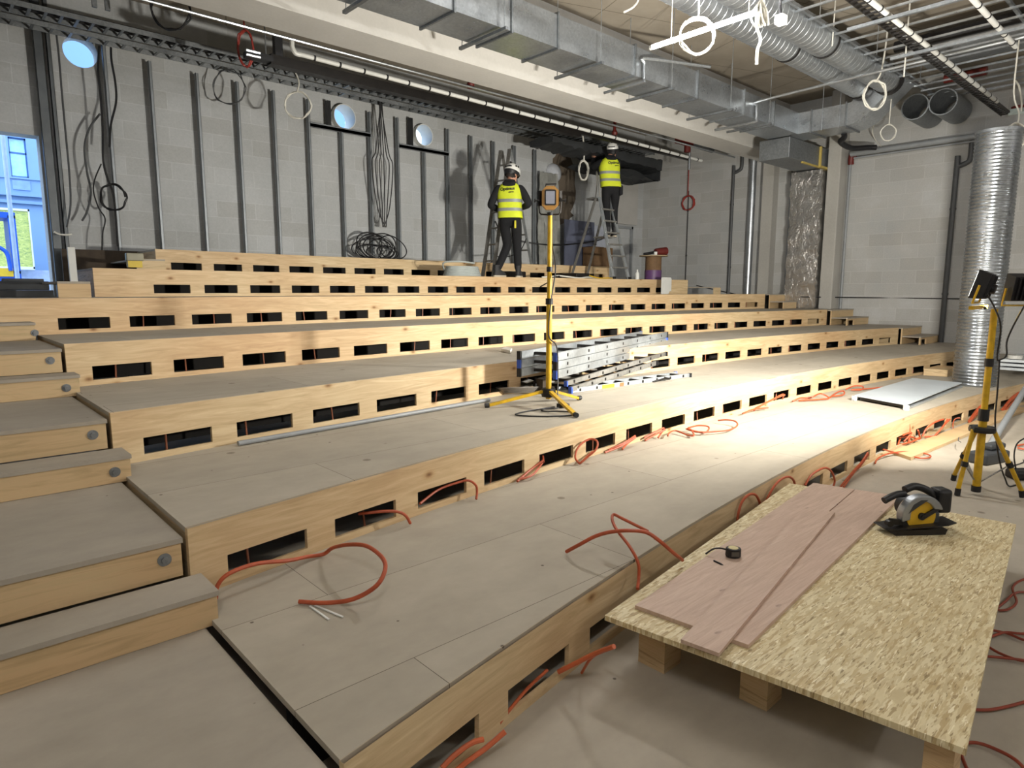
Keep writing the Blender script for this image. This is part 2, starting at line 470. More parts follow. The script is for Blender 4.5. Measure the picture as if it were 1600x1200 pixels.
# ------------------------------------------------------------------ tiers
CU, CV, R0, DR = 7.0, -30.0, 32.1, 1.27
TH = .022
def rk(k): return R0 + DR*(k-1)
def vk(k, u): return CV + math.sqrt(rk(k)**2 - (u-CU)**2)
def uof(k, s): return CU + rk(k)*math.sin(s/rk(k))
TU = {1: (.74, 13.26), 2: (.74, 13.26), 3: (.74, 13.26), 4: (.74, 13.26), 5: (.5, 13.26), 6: (1.42, 12.52), 7: (2.38, 11.55)}
ORD = ['', 'lowest', 'second', 'third', 'fourth', 'fifth', 'sixth', 'topmost']
SIDE = m_pine('pine_board_side', 'YZX', '8d7450', 'b09468', False)
def tier(k):
    u0, u1 = TU[k]
    z = .3*k
    nm = {1: 'lowest of the curved wooden tiers, front edge running past the chipboard sheet', 2: 'second curved wooden tier from the bottom, ladders heaped on its tread',
          3: 'third curved wooden tier from the bottom, just behind the heaped ladders', 4: 'fourth curved wooden tier from the bottom, mid height of the stand',
          5: 'fifth curved wooden tier whose tread lies at eye level', 6: 'sixth curved wooden tier, the one the two workers are on',
          7: 'topmost and shortest curved wooden tier against the studded block wall'}[k]
    t = thing('seating_tier', nm, 'tier', ((u0+u1)/2, vk(k, 7), 0), group='curved wooden seating tiers')
    tm = m_tread('dusty_plywood', k*.83, k*.31)
    rm = m_pine('pine_riser', off=k*1.37)
    # tread
    mb = MB(); n = 72
    front, back = [], []
    for i in range(n+1):
        u = u0 + (u1-u0)*i/n
        front.append((u, vk(k, u)+.019))
        back.append((u, (vk(k+1, u)+.03) if k < 7 else VB-.02))
    vs = [(a, b, z) for a, b in front] + [(a, b, z) for a, b in back] + [(a, b, z-TH) for a, b in front] + [(a, b, z-TH) for a, b in back]
    m = n+1; fs = []
    for i in range(n):
        fs += [(i, i+1, m+i+1, m+i), (2*m+i, 3*m+i, 3*m+i+1, 2*m+i+1), (i, 2*m+i, 2*m+i+1, i+1), (m+i, m+i+1, 3*m+i+1, 3*m+i)]
    fs += [(0, m, 3*m, 2*m), (n, 2*m+n, 3*m+n, m+n)]
    mb.add(vs, fs)
    part(t, 'tread', mb, tm, smooth=30)
    # riser with its row of slots
    s0 = rk(k)*math.asin((u0-CU)/rk(k)); s1 = rk(k)*math.asin((u1-CU)/rk(k))
    zb = z-.3; zt = z+.001
    slots = []
    for j in range(23):
        a = -6.135 + .562*j
        if a > s0+.1 and a+.4 < s1-.04: slots.append((a, a+.4))
    br = [s0]
    for a, b in slots: br += [a, b]
    br.append(s1)
    cols = []
    for i in range(len(br)-1):
        q = max(1, int((br[i+1]-br[i])/.2))
        for j in range(q):
            cols.append((br[i]+(br[i+1]-br[i])*j/q, br[i]+(br[i+1]-br[i])*(j+1)/q, i % 2 == 1))
    hz0, hz1 = zb+.036, zb+.134
    mb = MB(); r = rk(k)
    def pt(s, rr, zz): return (CU+rr*math.sin(s/r), CV+rr*math.cos(s/r), zz)
    def quad(a, b, za, zc):
        for rr in (r, r+.02):
            mb.add([pt(a, rr, za), pt(b, rr, za), pt(b, rr, zc), pt(a, rr, zc)], [(0,1,2,3)])
    def edge(a, b, zz): mb.add([pt(a, r, zz), pt(b, r, zz), pt(b, r+.02, zz), pt(a, r+.02, zz)], [(0,1,2,3)])
    def post(a, za, zc): mb.add([pt(a, r, za), pt(a, r+.02, za), pt(a, r+.02, zc), pt(a, r, zc)], [(0,1,2,3)])
    for a, b, hole in cols:
        quad(a, b, zb, hz0); quad(a, b, hz1, zt)
        if hole: edge(a, b, hz0); edge(a, b, hz1)
        else: quad(a, b, hz0, hz1)
    for a, b in slots: post(a, hz0, hz1); post(b, hz0, hz1)
    post(s0, zb, zt); post(s1, zb, zt)
    part(t, 'riser', mb, rm)
    mb = MB(); ra = rk(k)+.38  # black board added behind the slots to block light and keep them dark
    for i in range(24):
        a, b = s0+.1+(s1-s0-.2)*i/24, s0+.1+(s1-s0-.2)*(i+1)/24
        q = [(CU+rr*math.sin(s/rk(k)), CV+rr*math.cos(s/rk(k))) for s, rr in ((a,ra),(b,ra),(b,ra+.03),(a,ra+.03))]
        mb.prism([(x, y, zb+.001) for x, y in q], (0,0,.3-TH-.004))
    part(t, 'slot_shade_board', mb, SLOT_SHADE)
    if k > 1:
        for u in (u0+.012, u1-.012):
            part(t, 'side_panel', MB().box((u-.01, vk(k, u)+.012, z-.3), (u+.01, (vk(k+1, u)-.0) if k < 7 else VB-.03, z-TH-.001)), SIDE)
    return t, slots
SLOTS = {}
for k in range(1, 8):
    _, SLOTS[k] = tier(k)

# ------------------------------------------------------------------ aisle steps
STEP_T = m_tread('grey_step_felt', .1, .6, '8d867b', 'a59d92', False)
STEP_R = m_pine('step_board', 'XZY', 'ab9a72', 'c0ae86', False)
def vkc(k): return 1.475 + 1.27*(k-1)
def step(z, u0, u1, v0, v1, zbot, label, side, bolt=None, hole=False):
    t = thing('aisle_step', label, 'step', ((u0+u1)/2, v0, 0), group='aisle steps on the %s' % side)
    part(t, 'tread', MB().box((u0, v0-.008, z-.02), (u1, v1, z)), STEP_T)
    mb = MB()
    if hole:
        mb.box((u0, v0, zbot), (u0+.06, v0+.022, z-.021)); mb.box((u0+.34, v0, zbot), (u1, v0+.022, z-.021))
        mb.box((u0+.06, v0, z-.05), (u0+.34, v0+.022, z-.021))
    else: mb.box((u0, v0, zbot), (u1-.006, v0+.022, z-.021))
    part(t, 'riser_board', mb, STEP_R)
    if bolt:
        b = MB()
        b.cyl((bolt[0], v0+.004, bolt[1]), (bolt[0], v0-.004, bolt[1]), .026, n=20)
        b.cyl((bolt[0], v0-.004, bolt[1]), (bolt[0], v0-.013, bolt[1]), .0135, n=6)
        part(t, 'bolt', b, GALV_D, label='round washer and bolt head')
LNAME = {1: 'lowest', 2: 'second', 3: 'third', 4: 'fourth', 5: 'fifth'}
for k in range(1, 6):
    v0 = vkc(k)+(.02 if k > 1 else 0); z = .3*k-.025
    if k < 5:
        step(z, UL+.02, .715, v0, vkc(k+1)-.17, z-.159, '%s broad grey step of the aisle at far left' % LNAME[k], 'left', (.645, z-.075) if k > 1 else None)
        zz = .3*k+.115
        step(zz, UL+.02, .77 if k < 4 else .70, vkc(k+1)-.21, vkc(k+1) + (-.004 if k < 4 else .9), zz-.138, '%s narrow half step between broad steps of the left aisle' % LNAME[k], 'left', (.69, zz-.08) if k > 1 else None)
for k in range(2, 6):
    v0 = vkc(k); z = .3*k-.002
    step(z, 13.29, UR-.02, v0, vkc(k+1)+.02, z-.298, '%s step up of the aisle beside the right wall' % LNAME[k], 'right')
    zz = .3*k-.15
    step(zz, 13.29, UR-.02 if k < 5 else 13.88, v0-.3, v0-.004, zz-.148, '%s low half step of the aisle beside the right wall' % LNAME[k], 'right', hole=k in (3, 4))
STAGE = m_pine('landing_board', 'XZY', 'ad9670', 'c9b48c')
# half step in front of the sixth tier
t = thing('aisle_step', 'long low board step below left end of the sixth tier', 'step', (1.12, 7.3, 1.5), group='aisle steps on the left')
part(t, 'tread', MB().box((1.0, 7.30, 1.63), (1.26, 8.55, 1.65)), STEP_T)
part(t, 'riser_board', MB().box((1.0, 7.30, 1.5), (1.26, 7.322, 1.629)), STAGE)
t = thing('aisle_step', 'short low board step at right end of the sixth tier', 'step', (12.7, 7.8, 1.5), group='aisle steps on the right')
part(t, 'tread', MB().box((12.54, 7.42, 1.63), (12.80, 8.6, 1.65)), STEP_T)
part(t, 'riser_board', MB().box((12.54, 7.42, 1.5), (12.80, 7.442, 1.629)), STAGE)
t = thing('aisle_step', 'small board box step at left end of the topmost tier', 'step', (2.2, 9.2, 1.8), group='aisle steps on the left')
part(t, 'tread', MB().box((2.05, 9.0, 1.93), (2.37, 10.4, 1.95)), STEP_T)
part(t, 'riser_board', MB().box((2.05, 9.0, 1.8), (2.37, 9.02, 1.929)), STAGE)
single('landing_panel', MB().box((1.5, 10.38, 1.5), (2.75, 10.42, 2.11)), DWOOD, 'dark brown board panel standing behind the top left steps', 'panel')
LAND = plain('landing_concrete', '5a5b5c', .8)
struct('trim_5', MB().box((UL, 7.5, 1.2), (.49, VB, 1.47)), LAND)

# ------------------------------------------------------------------ back wall: studs
SX = [1.49, 1.60, 2.22, 2.77, 3.39, 3.97, 4.53, 5.11, 5.70, 6.25, 6.82, 7.40, 7.96, 8.54, 9.13, 9.72, 10.33]
STOP = [5.3, 5.3, 4.9, 4.75, 4.72, 4.72, 4.7, 4.68, 4.25, 4.68, 4.68, 4.15, 4.66, 4.62, 4.6, 4.6, 4.6]
ONM = ['first', 'second', 'third', 'fourth', 'fifth', 'sixth', 'seventh', 'eighth', 'ninth', 'tenth', 'eleventh', 'twelfth', 'thirteenth', 'fourteenth', 'fifteenth', 'sixteenth', 'seventeenth']
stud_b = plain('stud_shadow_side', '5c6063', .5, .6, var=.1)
for i, u in enumerate(SX):
    mb = MB()
    wd = (.10, .045)[i] if i < 2 else .04
    y = VB-.14
    z0 = 0 if u < 2.3 else 2.1
    zt = STOP[i]
    # C section: web facing along the wall, two flanges
    mb.box((u-wd/2, y, z0), (u-wd/2+.006, y+.075, zt))
    mb.box((u-wd/2, y, z0), (u+wd/2, y+.004, zt))
    mb.box((u-wd/2, y+.071, z0), (u+wd/2, y+.075, zt))
    mb.box((u+wd/2-.004, y, z0), (u+wd/2, y+.012, zt))
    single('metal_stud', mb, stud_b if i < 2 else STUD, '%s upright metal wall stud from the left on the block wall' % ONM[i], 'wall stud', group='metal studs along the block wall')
for i, (a, b, z) in enumerate(((5.12, 6.24, 4.25), (6.83, 7.95, 4.16))):
    single('stud_nogging', MB().box((a, VB-.16, z), (b, VB-.09, z+.05)).box((a, VB-.16, z), (b, VB-.155, z+.07)), STUD, 'short horizontal stud under the %s round wall hole' % ('third last' if i == 0 else 'hole right of centre'), 'wall stud')
    fr = MB(); c = HOLES[1+i]
    fr.box((c[0]-.34, VB-.15, z+.05), (c[0]-.28, VB-.06, 4.72)); 
    single('hole_frame', fr, BLK, 'short black upright left of the %s framed round hole' % ('left' if i == 0 else 'right'), 'frame')
for i, c in enumerate(HOLES[1:3]):
    mb = MB(); mb.lathe([(c[2]-.002, 0), (c[2]-.002, .36), (c[2]-.014, .36), (c[2]-.014, 0), (c[2]-.002, 0)], (c[0], VB+.25, c[1]), 32, Matrix.Rotation(PI/2, 3, 'X'))
    single('wall_sleeve', mb, WHT, 'white round sleeve in the %s framed wall hole' % ('left' if i == 0 else 'right'), 'pipe sleeve', smooth=True)
# end of the back wall: boards, crumpled sheet, box
single('door_sheet', MB().box((10.95, 10.25, 2.12), (11.95, 10.28, 3.15)), plain('blue_grey_board', '5a5f72', .6, var=.15, scale=3), 'blue grey sheet standing behind the tall stepladder', 'board')
single('white_sheet', MB().box((12.06, 10.35, 2.12), (12.5, 10.38, 3.1)), plain('pale_board', 'a7adba', .6, var=.06), 'pale white sheet behind right side of the tall stepladder', 'board')
mb = MB(); n = 14
rr = random.Random(5)
rows = []
for j in range(15):
    z = 2.12 + j*.145; row = []
    for i in range(n+1):
        row.append((10.42 + i*.05*(1.05-.35*(j/14)) + .012*rr.uniform(-1,1), 10.52 + .05*math.sin(i*1.5+j*.22)+.02*rr.uniform(-1,1), z))
    rows.append(row)
for j in range(14):
    for i in range(n):
        p = [rows[j][i], rows[j][i+1], rows[j+1][i+1], rows[j+1][i]]
        mb.add(p + [(q[0], q[1]+.006, q[2]) for q in p], [(0,1,2,3),(4,5,6,7)])
single('dust_sheet', mb, plain('grey_sheet', '868782', .6, var=.2, scale=5), 'creased grey sheet hanging on the wall beside the far lamp', 'sheet', smooth=True)
mb = MB().box((11.5, 9.85, 2.1), (12.15, 10.2, 2.55)); mb.box((11.48, 9.84, 2.53), (11.83, 10.21, 2.56))
single('cardboard_box', mb, CARD, 'brown cardboard box behind the foot of the tall stepladder', 'box', bevel=.006)
single('plaster_lump', MB().lathe([(.001,.16),(.1,.14),(.19,.08),(.22,0),(.17,-.02),(.001,-.03)], (11.0, VB-.01, 4.2), 20, Matrix.Rotation(PI/2,3,'X')), plain('pale_foam','b9bdc4',.7), 'pale filler lump in the last round wall hole', 'filler', smooth=True)
mb = MB().box((13.86, 10.63, 1.5), (13.92, VB-.005, 3.2)).box((13.0, 10.63, 3.14), (13.92, VB-.005, 3.2))
single('door_frame', mb, GREYP, 'grey door frame upright on the back wall beside the spool', 'frame')
single('wall_board', MB().box((12.7, 10.64, 3.25), (14.1, VB-.006, 4.3)), PLAST, 'grey plasterboard panel high at the end of back wall', 'board')

# ------------------------------------------------------------------ outside the opening
FAC = plain('facade_render', '7d9cc8', .8, var=.08, scale=.6)
YV = 22.0
struct('ground_outside', MB().box((-30, VB+WT+.02, 1.2), (30, 40, 1.28)), plain('street_paving', '8f959c', .8))
t = thing('building', 'pale blue grey building seen through the opening at left', 'building', (2, YV, 1.3))
mb = MB()
wall_holes(mb, -14, 12, 1.29, 12, YV, YV+.4, [(2.24, 2.62, 4.55, 5.56), (1.4, 1.9, 4.55, 5.56), (-1.2, .8, 4.6, 5.6), (3.4, 4.5, 4.6, 5.6)], [], lambda a, y, z: (a, y, z))
mb.box((-14, YV-.1, 3.86), (12, YV, 3.94)); mb.box((-14, YV-.14, 4.05), (12, YV, 4.13)); mb.box((-14, YV-.05, 4.5), (12, YV, 4.53))
part(t, 'wall', mb, FAC)
for a, b in ((2.24, 2.62), (1.4, 1.9)):
    f = MB(); zz0, zz1 = 4.55, 5.56; y = YV+.1
    for x in (a, b-.03): f.box((x, y, zz0), (x+.03, y+.06, zz1))
    for z in (zz0, 5.16, zz1-.03): f.box((a, y, z), (b, y+.06, z+.04))
    wnd = part(t, 'window', f, plain('blue_frame', '3f6aa8', .5))
    part(wnd, 'pane', MB().box((a, y+.02, zz0), (b, y+.03, zz1)), plain('sky_lit_pane', 'a8d8e8', .15))
    part(t, 'spandrel_panel', MB().box((a, YV-.03, 4.22), (b, YV, 4.46)), plain('spandrel', '7f9dcb', .5))
GRN = N('leafy_hoarding'); 
_w = GRN.noise(GRN.swz('XZY', GRN.coord((1,1,3))), 7, 4, .7, 2)
GRN = GRN.out(GRN.ramp(_w, [(.3, '5f7f62'), (.5, 'b9c26a'), (.7, 'd9d88c')]), .7)
t = thing('hoarding', 'yellow green leafy hedge screen in white frame outside the opening', 'hoarding', (2.2, 20, 1.3))
part(t, 'screen', MB().box((-1.5, 20, 2.15), (2.28, 20.08, 3.5)), GRN)
f = MB().box((-1.5, 19.97, 3.48), (2.31, 20.1, 3.53)).box((2.28, 19.97, 2.1), (2.31, 20.1, 3.53)).box((-1.5, 19.97, 2.08), (2.31, 20.1, 2.15))
part(t, 'frame', f, WHT)
single('low_wall', MB().box((-8, 20.3, 1.28), (12, 20.6, 2.08)), plain('pale_wall', 'a6b4d6', .8), 'pale low wall running in front of the outside building', 'wall')
t = thing('loader', 'blue machine with yellow stripe parked outside the opening', 'machine', (1.1, 16, 1.28))
f = MB()
f.box((.2, 16, 1.75), (1.62, 16.8, 1.95)).box((1.5, 16, 1.9), (1.62, 16.8, 3.0)).box((.2, 16, 2.95), (1.62, 16.8, 3.06)).box((.2, 16, 1.95), (.3, 16.8, 3.0))
f.tube([(1.05, 15.98, 1.95), (1.07, 15.98, 2.3), (1.2, 15.98, 2.42), (1.42, 15.98, 2.3), (1.46, 15.98, 1.95)], .035, 8)
part(t, 'cab_frame', f, plain('blue_machine_paint', '1e56c0', .4))
part(t, 'stripe', MB().box((.2, 15.98, 1.84), (1.5, 15.995, 2.0)), plain('yellow_stripe', 'e2b92e', .5))
for x in (.5, 1.3):
    part(t, 'wheel', MB().cyl((x, 16.05, 1.53), (x, 16.3, 1.53), .25, n=20), BLK)
single('rubble_heap', MB().lathe([(.5, 0), (.4, .12), (.25, .2), (.02, .25)], (1.15, 14.2, 1.28), 12), plain('rubble', '5f6a80', .9, var=.6, scale=20), 'heap of rubble and scraps outside the opening', 'rubble')
single('lamp_post', MB().cyl((1.42, 14.6, 1.28), (1.42, 14.6, 9), .035, n=12), plain('pale_post', 'a3b4cf', .5), 'thin pale post standing outside the opening', 'post')
# things stacked by the opening
for i, (a, b, y0, z0, z1) in enumerate(((.42, 1.06, 8.0, 1.5, 1.57), (.62, 1.06, 8.25, 1.571, 1.66), (.70, 1.05, 8.5, 1.661, 1.69))):
    single('dark_beam', MB().box((a, y0, z0), (b, y0+.12, z1)), DGREY, ['lowest and longest', 'thick middle', 'thin uppermost'][i] + ' dark bar stacked beside the left opening', 'bar', group='dark bars by the opening', bevel=.006)
single('striped_post', MB().box((1.15, 7.6, 1.651), (1.21, 7.65, 1.98)), WHT, 'short white post standing left of the brown board', 'post')
t = thing('paint_tub', 'clear plastic tub of yellow filling beside the top left step', 'tub', (1.852, 8.200, 1.819))
L = Vector(t.location)
part(t, 'tub', MB().box(L+Vector((-.085,-.04,.07)), L+Vector((.085,.04,.155))), plain('clear_plastic','8a8672',.3), bevel=.01)
part(t, 'filling', MB().box(L+Vector((-.075,-.035,0)), L+Vector((.065,.035,.069))), plain('yellow_filling','c2a82f',.5))
single('white_offcut', MB().box((.0, 7.0, 1.352), (.42, 7.25, 1.39)), WHT, 'white offcut board lying on the left landing', 'board')

# ------------------------------------------------------------------ ceiling services over the beam side
def duct_path(mb, pts, wd, ht): 
    for a, b in zip(pts, pts[1:]): mb.beam(a, b, wd, ht)
t = thing('rectangular_duct', 'long rectangular metal duct running beside the concrete beam', 'duct', (7, 6.03, 4.43))
ends = [1.2, 2.7, 4.42, 5.22, 5.96, 7.45, 8.98, 10.36, 11.38, 12.4]
for a, b in zip(ends, ends[1:]):
    part(t, 'duct_section', MB().box((a+.003, 5.74, 4.43), (b-.003, 6.33, 4.8)), GALV)
for u in ends[1:-1]:
    part(t, 'flange', MB().box((u-.012, 5.715, 4.405), (u+.012, 6.355, 4.43)).box((u-.012, 5.715, 4.43), (u+.012, 5.74, 4.825)).box((u-.012, 6.33, 4.43), (u+.012, 6.355, 4.825)).box((u-.012, 5.74, 4.8), (u+.012, 6.33, 4.825)), GALV_D)
for i, u in enumerate([3.55, 5.05, 6.66, 8.21, 9.82, 11.1]):
    mb = MB().box((u-.02, 5.62, 4.372), (u+.02, 6.45, 4.404))
    h = thing('duct_hanger', '%s hanger bar with two rods under the long rectangular duct' % ONM[i], 'hanger', (u, 6.03, 4.372), group='hangers of the long duct')
    part(h, 'bar', mb, GALV_D)
    for v in (5.66, 6.41): part(h, 'rod', MB().cyl((u, v, 4.372), (u, v, ZC), .006, n=6), GALV)
# thin copper style pipes with bends hugging the duct
single('bent_pipe', MB().tube([(7.6, 6.38, 4.37), (7.6, 6.2, 4.37), (7.6, 5.72, 4.37), (7.6, 5.69, 4.4), (7.6, 5.69, 4.6), (7.62, 5.66, 4.66), (8.6, 5.3, 4.68)], .02, 8, sm=5), GALV, 'thin bent pipe wrapping under the long duct left of the tube light', 'pipe', smooth=True)
single('bent_pipe', MB().tube([(10.7, 6.45, 4.36), (10.7, 5.74, 4.36), (10.7, 5.69, 4.42), (10.7, 5.69, 4.62), (10.7, 5.64, 4.68), (10.7, 3.9, 4.72), (10.7, 1.2, 4.75)], .022, 8, sm=5), GALV, 'long thin bent pipe crossing below the twin round ducts', 'pipe', smooth=True)
# branch duct along the right wall, curving up to the round ducts
t = thing('branch_duct', 'rectangular branch duct along the right wall curving up to round ducts', 'duct', (12.7, 5.4, 4.43))
part(t, 'duct_section', MB().box((12.36, 5.5, 4.43), (12.98, 6.33, 4.8)), GALV)
part(t, 'duct_section', MB().box((12.36, 4.9, 4.43), (12.98, 5.497, 4.8)), GALV)
pts = [(4.897, 4.43, 4.8), (4.78, 4.445, 4.81), (4.66, 4.49, 4.84), (4.55, 4.56, 4.9), (4.40, 4.70, 5.02), (4.26, 4.84, 5.14), (4.12, 4.97, 5.24), (3.98, 5.09, 5.35)]
rings = []
nrm = [(0,1), (.12,.99), (.35,.94), (.55,.83), (.68,.73), (.7,.71), (.7,.71), (.7,.71)]
for (v, z0, z1), (nx, nz) in zip(pts, nrm):
    rings.append([(12.36, v, z0), (12.98, v, z0), (12.98, v+.37*nx, z0+.37*nz), (12.36, v+.37*nx, z0+.37*nz)])
part(t, 'elbow', MB().loft(rings), GALV)
for v in (5.5, 4.9): part(t, 'flange', MB().box((12.335, v-.012, 4.405), (13.0, v+.012, 4.43)).box((12.335, v-.012, 4.43), (12.36, v+.012, 4.825)), GALV_D)
for v, nm in ((5.3, 'first'), (5.0, 'second')):
    single('threaded_rod', MB().cyl((12.33, v, 4.41), (12.33, v, ZC), .007, n=6), GALV, '%s thin rod holding the branch duct by right wall' % nm, 'rod')
single('plenum_box', MB().box((12.4, 5.9, 4.05), (14.3, 6.5, 4.425)), GALV_D, 'dull metal plenum box above the foil wrapped duct', 'duct', bevel=.01)
mb = MB().box((13.7, 5.86, 4.02), (14.3, 5.9, 4.06)).box((13.7, 5.86, 4.06), (13.74, 5.9, 4.42)).box((13.0, 5.9, 4.02), (14.3, 5.94, 4.05))
single('tape_edge', mb, plain('yellow_tape', 'b5a054', .6), 'yellow tape edging on the plenum box above the foil duct', 'tape')
single('black_hose', MB().tube([(12.95, 5.15, 4.43), (13.05, 5.18, 4.38), (13.2, 5.3, 4.34), (13.6, 5.25, 4.28), (13.9, 5.05, 4.3), (14.0, 4.95, 4.3)], .05, 10), BLK, 'thick black hose end below the branch duct', 'hose', smooth=True)
# foil wrapped vertical duct
mb = MB(); rr = random.Random(11)
n = 36
ringp = [(13.93, 5.9), (13.93, 6.06), (13.93, 6.22), (13.93, 6.38), (13.93, 6.55), (14.12, 6.55), (14.33, 6.55), (14.33, 6.2), (14.33, 5.9), (14.12, 5.9)]
rings = []
for j in range(n+1):
    z = 1.203 + (4.02-1.203)*j/n
    rings.append([(x+rr.uniform(-.02,.02), y+rr.uniform(-.02,.02), z) for x, y in ringp])
single('foil_duct', mb.loft(rings), FOIL, 'crinkled silver foil wrapped duct standing against the right wall', 'duct', smooth=60)
# shiny vertical spiral pipe and conduits on right wall
for nm, v, r, z0, z1, m, lab in (('wall_pipe', 7.6, .075, 0, 4.5, GALV, 'shiny vertical metal pipe on right wall left of foil duct'),):
    single(nm, MB().cyl((UR-.12, v, z0), (UR-.12, v, z1), r, n=24), m, lab, 'pipe', smooth=True)
def wpipe(name, v, z0, z1, r, m, lab, top=None):
    mb = MB(); u = UR-.05
    pts = [(u, v, z0), (u, v, z1)] + ([(u, v-.02, z1+.06), (u, v-.16, z1+.12), (u, v-.2, z1+.2), (u, v-.2, z1+.5)] if top else [])
    mb.tube(pts, r, 10, sm=4 if top else 1)
    for z in (z0+(z1-z0)*.35, z0+(z1-z0)*.8): mb.cyl((u, v, z-.02), (u, v, z+.02), r+.008, n=12)
    return single(name, mb, m, lab, 'pipe', smooth=True)
wpipe('wall_conduit', 8.12, 1.0, 4.2, .035, GREYD, 'dark vertical conduit with bent top left of the shiny wall pipe', True)
wpipe('wall_conduit', 5.54, .6, 4.25, .025, GREYP, 'grey vertical conduit right of the foil duct pillar')
wpipe('wall_conduit', 3.67, .3, 3.75, .045, GREYD, 'thick dark conduit with bent top left of the big spiral pipe', True)
wpipe('wall_conduit', 6.75, .6, 4.3, .02, GREYP, 'thin pale conduit just left of the foil duct')
wpipe('wall_conduit', 9.3, 1.6, 4.0, .01, CABB, 'thin black wall cable right of the red cable coil')
single('wall_pipe', MB().cyl((UR-.16, 5.5, 4.29), (UR-.16, 1.0, 4.29), .05, n=14).cyl((UR-.08, 5.5, 4.22), (UR-.08, 1.0, 4.22), .02, n=10), GREYP, 'horizontal grey pipe high along the right wall', 'pipe', smooth=True)
single('pipe_elbow', MB().tube([(UR-.09, 5.42, 4.29), (UR-.09, 5.5, 4.28), (UR-.08, 5.52, 4.2), (UR-.07, 5.52, 4.1)], .055, 10), RED, 'dark red elbow fitting at the corner of right wall pipes', 'fitting', smooth=True)
single('wall_cable', MB().tube([(UR-.02, 9.0, 1.7), (UR-.02, 7.5, 1.42), (UR-.02, 6.8, 1.47), (UR-.4, 6.6, 1.44), (UR-.44, 5.95, 1.44), (UR-.02, 5.2, 1.43), (UR-.02, 3.2, 1.42), (UR-.02, 2.0, 1.42)], .012, 6), CABB, 'black cable strung level along the right wall', 'cable')

# ------------------------------------------------------------------ twin round spiral ducts
def spiral(u0, u1, v, z, r, lab, grp, seams):
    t = thing('round_duct', lab, 'duct', ((u0+u1)/2, v, z), group=grp)
    mb = MB(); prof = []
    u = u0
    step_ = .125
    while u < u1:
        prof += [(r, u), (r, u+step_-.014), (r+.003, u+step_-.01), (r+.003, u+step_-.004)]
        u += step_
    prof.append((r, u1))
    M = Matrix(((0,0,1),(0,1,0),(-1,0,0)))
    mb.lathe(prof, (0, v, z), 28, M)
    part(t, 'pipe', mb, GALV, smooth=35)
    for s in seams:
        part(t, 'joint_ring', MB().lathe([(r+.001, s-.02), (r+.012, s-.02), (r+.012, s+.02), (r+.001, s+.02)], (0, v, z), 28, M), BLK_M)
    part(t, 'end_collar', MB().lathe([(r+.001, u1-.03), (r+.02, u1-.03), (r+.02, u1+.12), (r-.02, u1+.12)], (0, v, z), 28, M), BLK_M, smooth=True)
    return t
spiral(1.5, 12.2, 4.66, 5.0, .19, 'left of twin round spiral ducts under the ceiling slab', 'twin round spiral ducts', [6.0, 9.55])
spiral(1.5, 12.2, 4.22, 5.0, .20, 'right of twin round spiral ducts, next to the ceiling grid', 'twin round spiral ducts', [5.2, 9.75])
for i, (v, lab) in enumerate(((4.15, 'left'), (3.72, 'right'))):
    M = Matrix(((0,0,1),(0,1,0),(-1,0,0)))
    single('duct_stub', MB().lathe([(.22, 13.4), (.22, 14.3), (.2, 14.3), (.2, 13.4), (.22, 13.4)], (0, v, 4.78), 28, M), GALV_D, '%s of two short round duct stubs below the ceiling grid' % lab, 'duct', smooth=True)

# ------------------------------------------------------------------ big vertical corrugated pipe at right
SPV = (10.53, 2.26)
t = thing('spiral_pipe', 'tall shiny corrugated vertical pipe standing on the lowest tier', 'pipe', (SPV[0], SPV[1], .3))
prof = []
z = 0.0; r = .245
while z < 3.28:
    prof += [(r, z), (r+.002, z+.008), (r+.008, z+.02), (r+.008, z+.028), (r+.002, z+.038)]
    z += .045
prof.append((r, 3.3))
part(t, 'pipe', MB().lathe(prof, (SPV[0], SPV[1], .3), 48), m_galv('bright_spiral_steel', '83888d', 'a3a8ac', .24), smooth=50)
part(t, 'rim', MB().lathe([(r-.005, 3.27), (r+.012, 3.27), (r+.012, 3.3), (r-.005, 3.3)], (SPV[0], SPV[1], .3), 48), GALV_D)

# ------------------------------------------------------------------ ceiling grid at right
GZ = 5.0
t = thing('ceiling_grid', 'suspended metal ceiling frame of thin parallel rods at upper right', 'ceiling frame', (10, 2.4, GZ))
for v in (3.98, 2.2, .6): part(t, 'runner', MB().box((5.5, v-.018, GZ), (14.2, v+.018, GZ+.04)), GALV_D)
gu = 6.2
while gu < 14.1:
    part(t, 'cross_rod', MB().box((gu-.012, -.8, GZ-.026), (gu+.012, 4.02, GZ-.001)), GALV)
    gu += .37
for v in (3.98, 2.2):
    for u in (7, 9, 11, 13): part(t, 'hanger_rod', MB().cyl((u, v, GZ+.04), (u, v, ZC), .006, n=6), GALV)
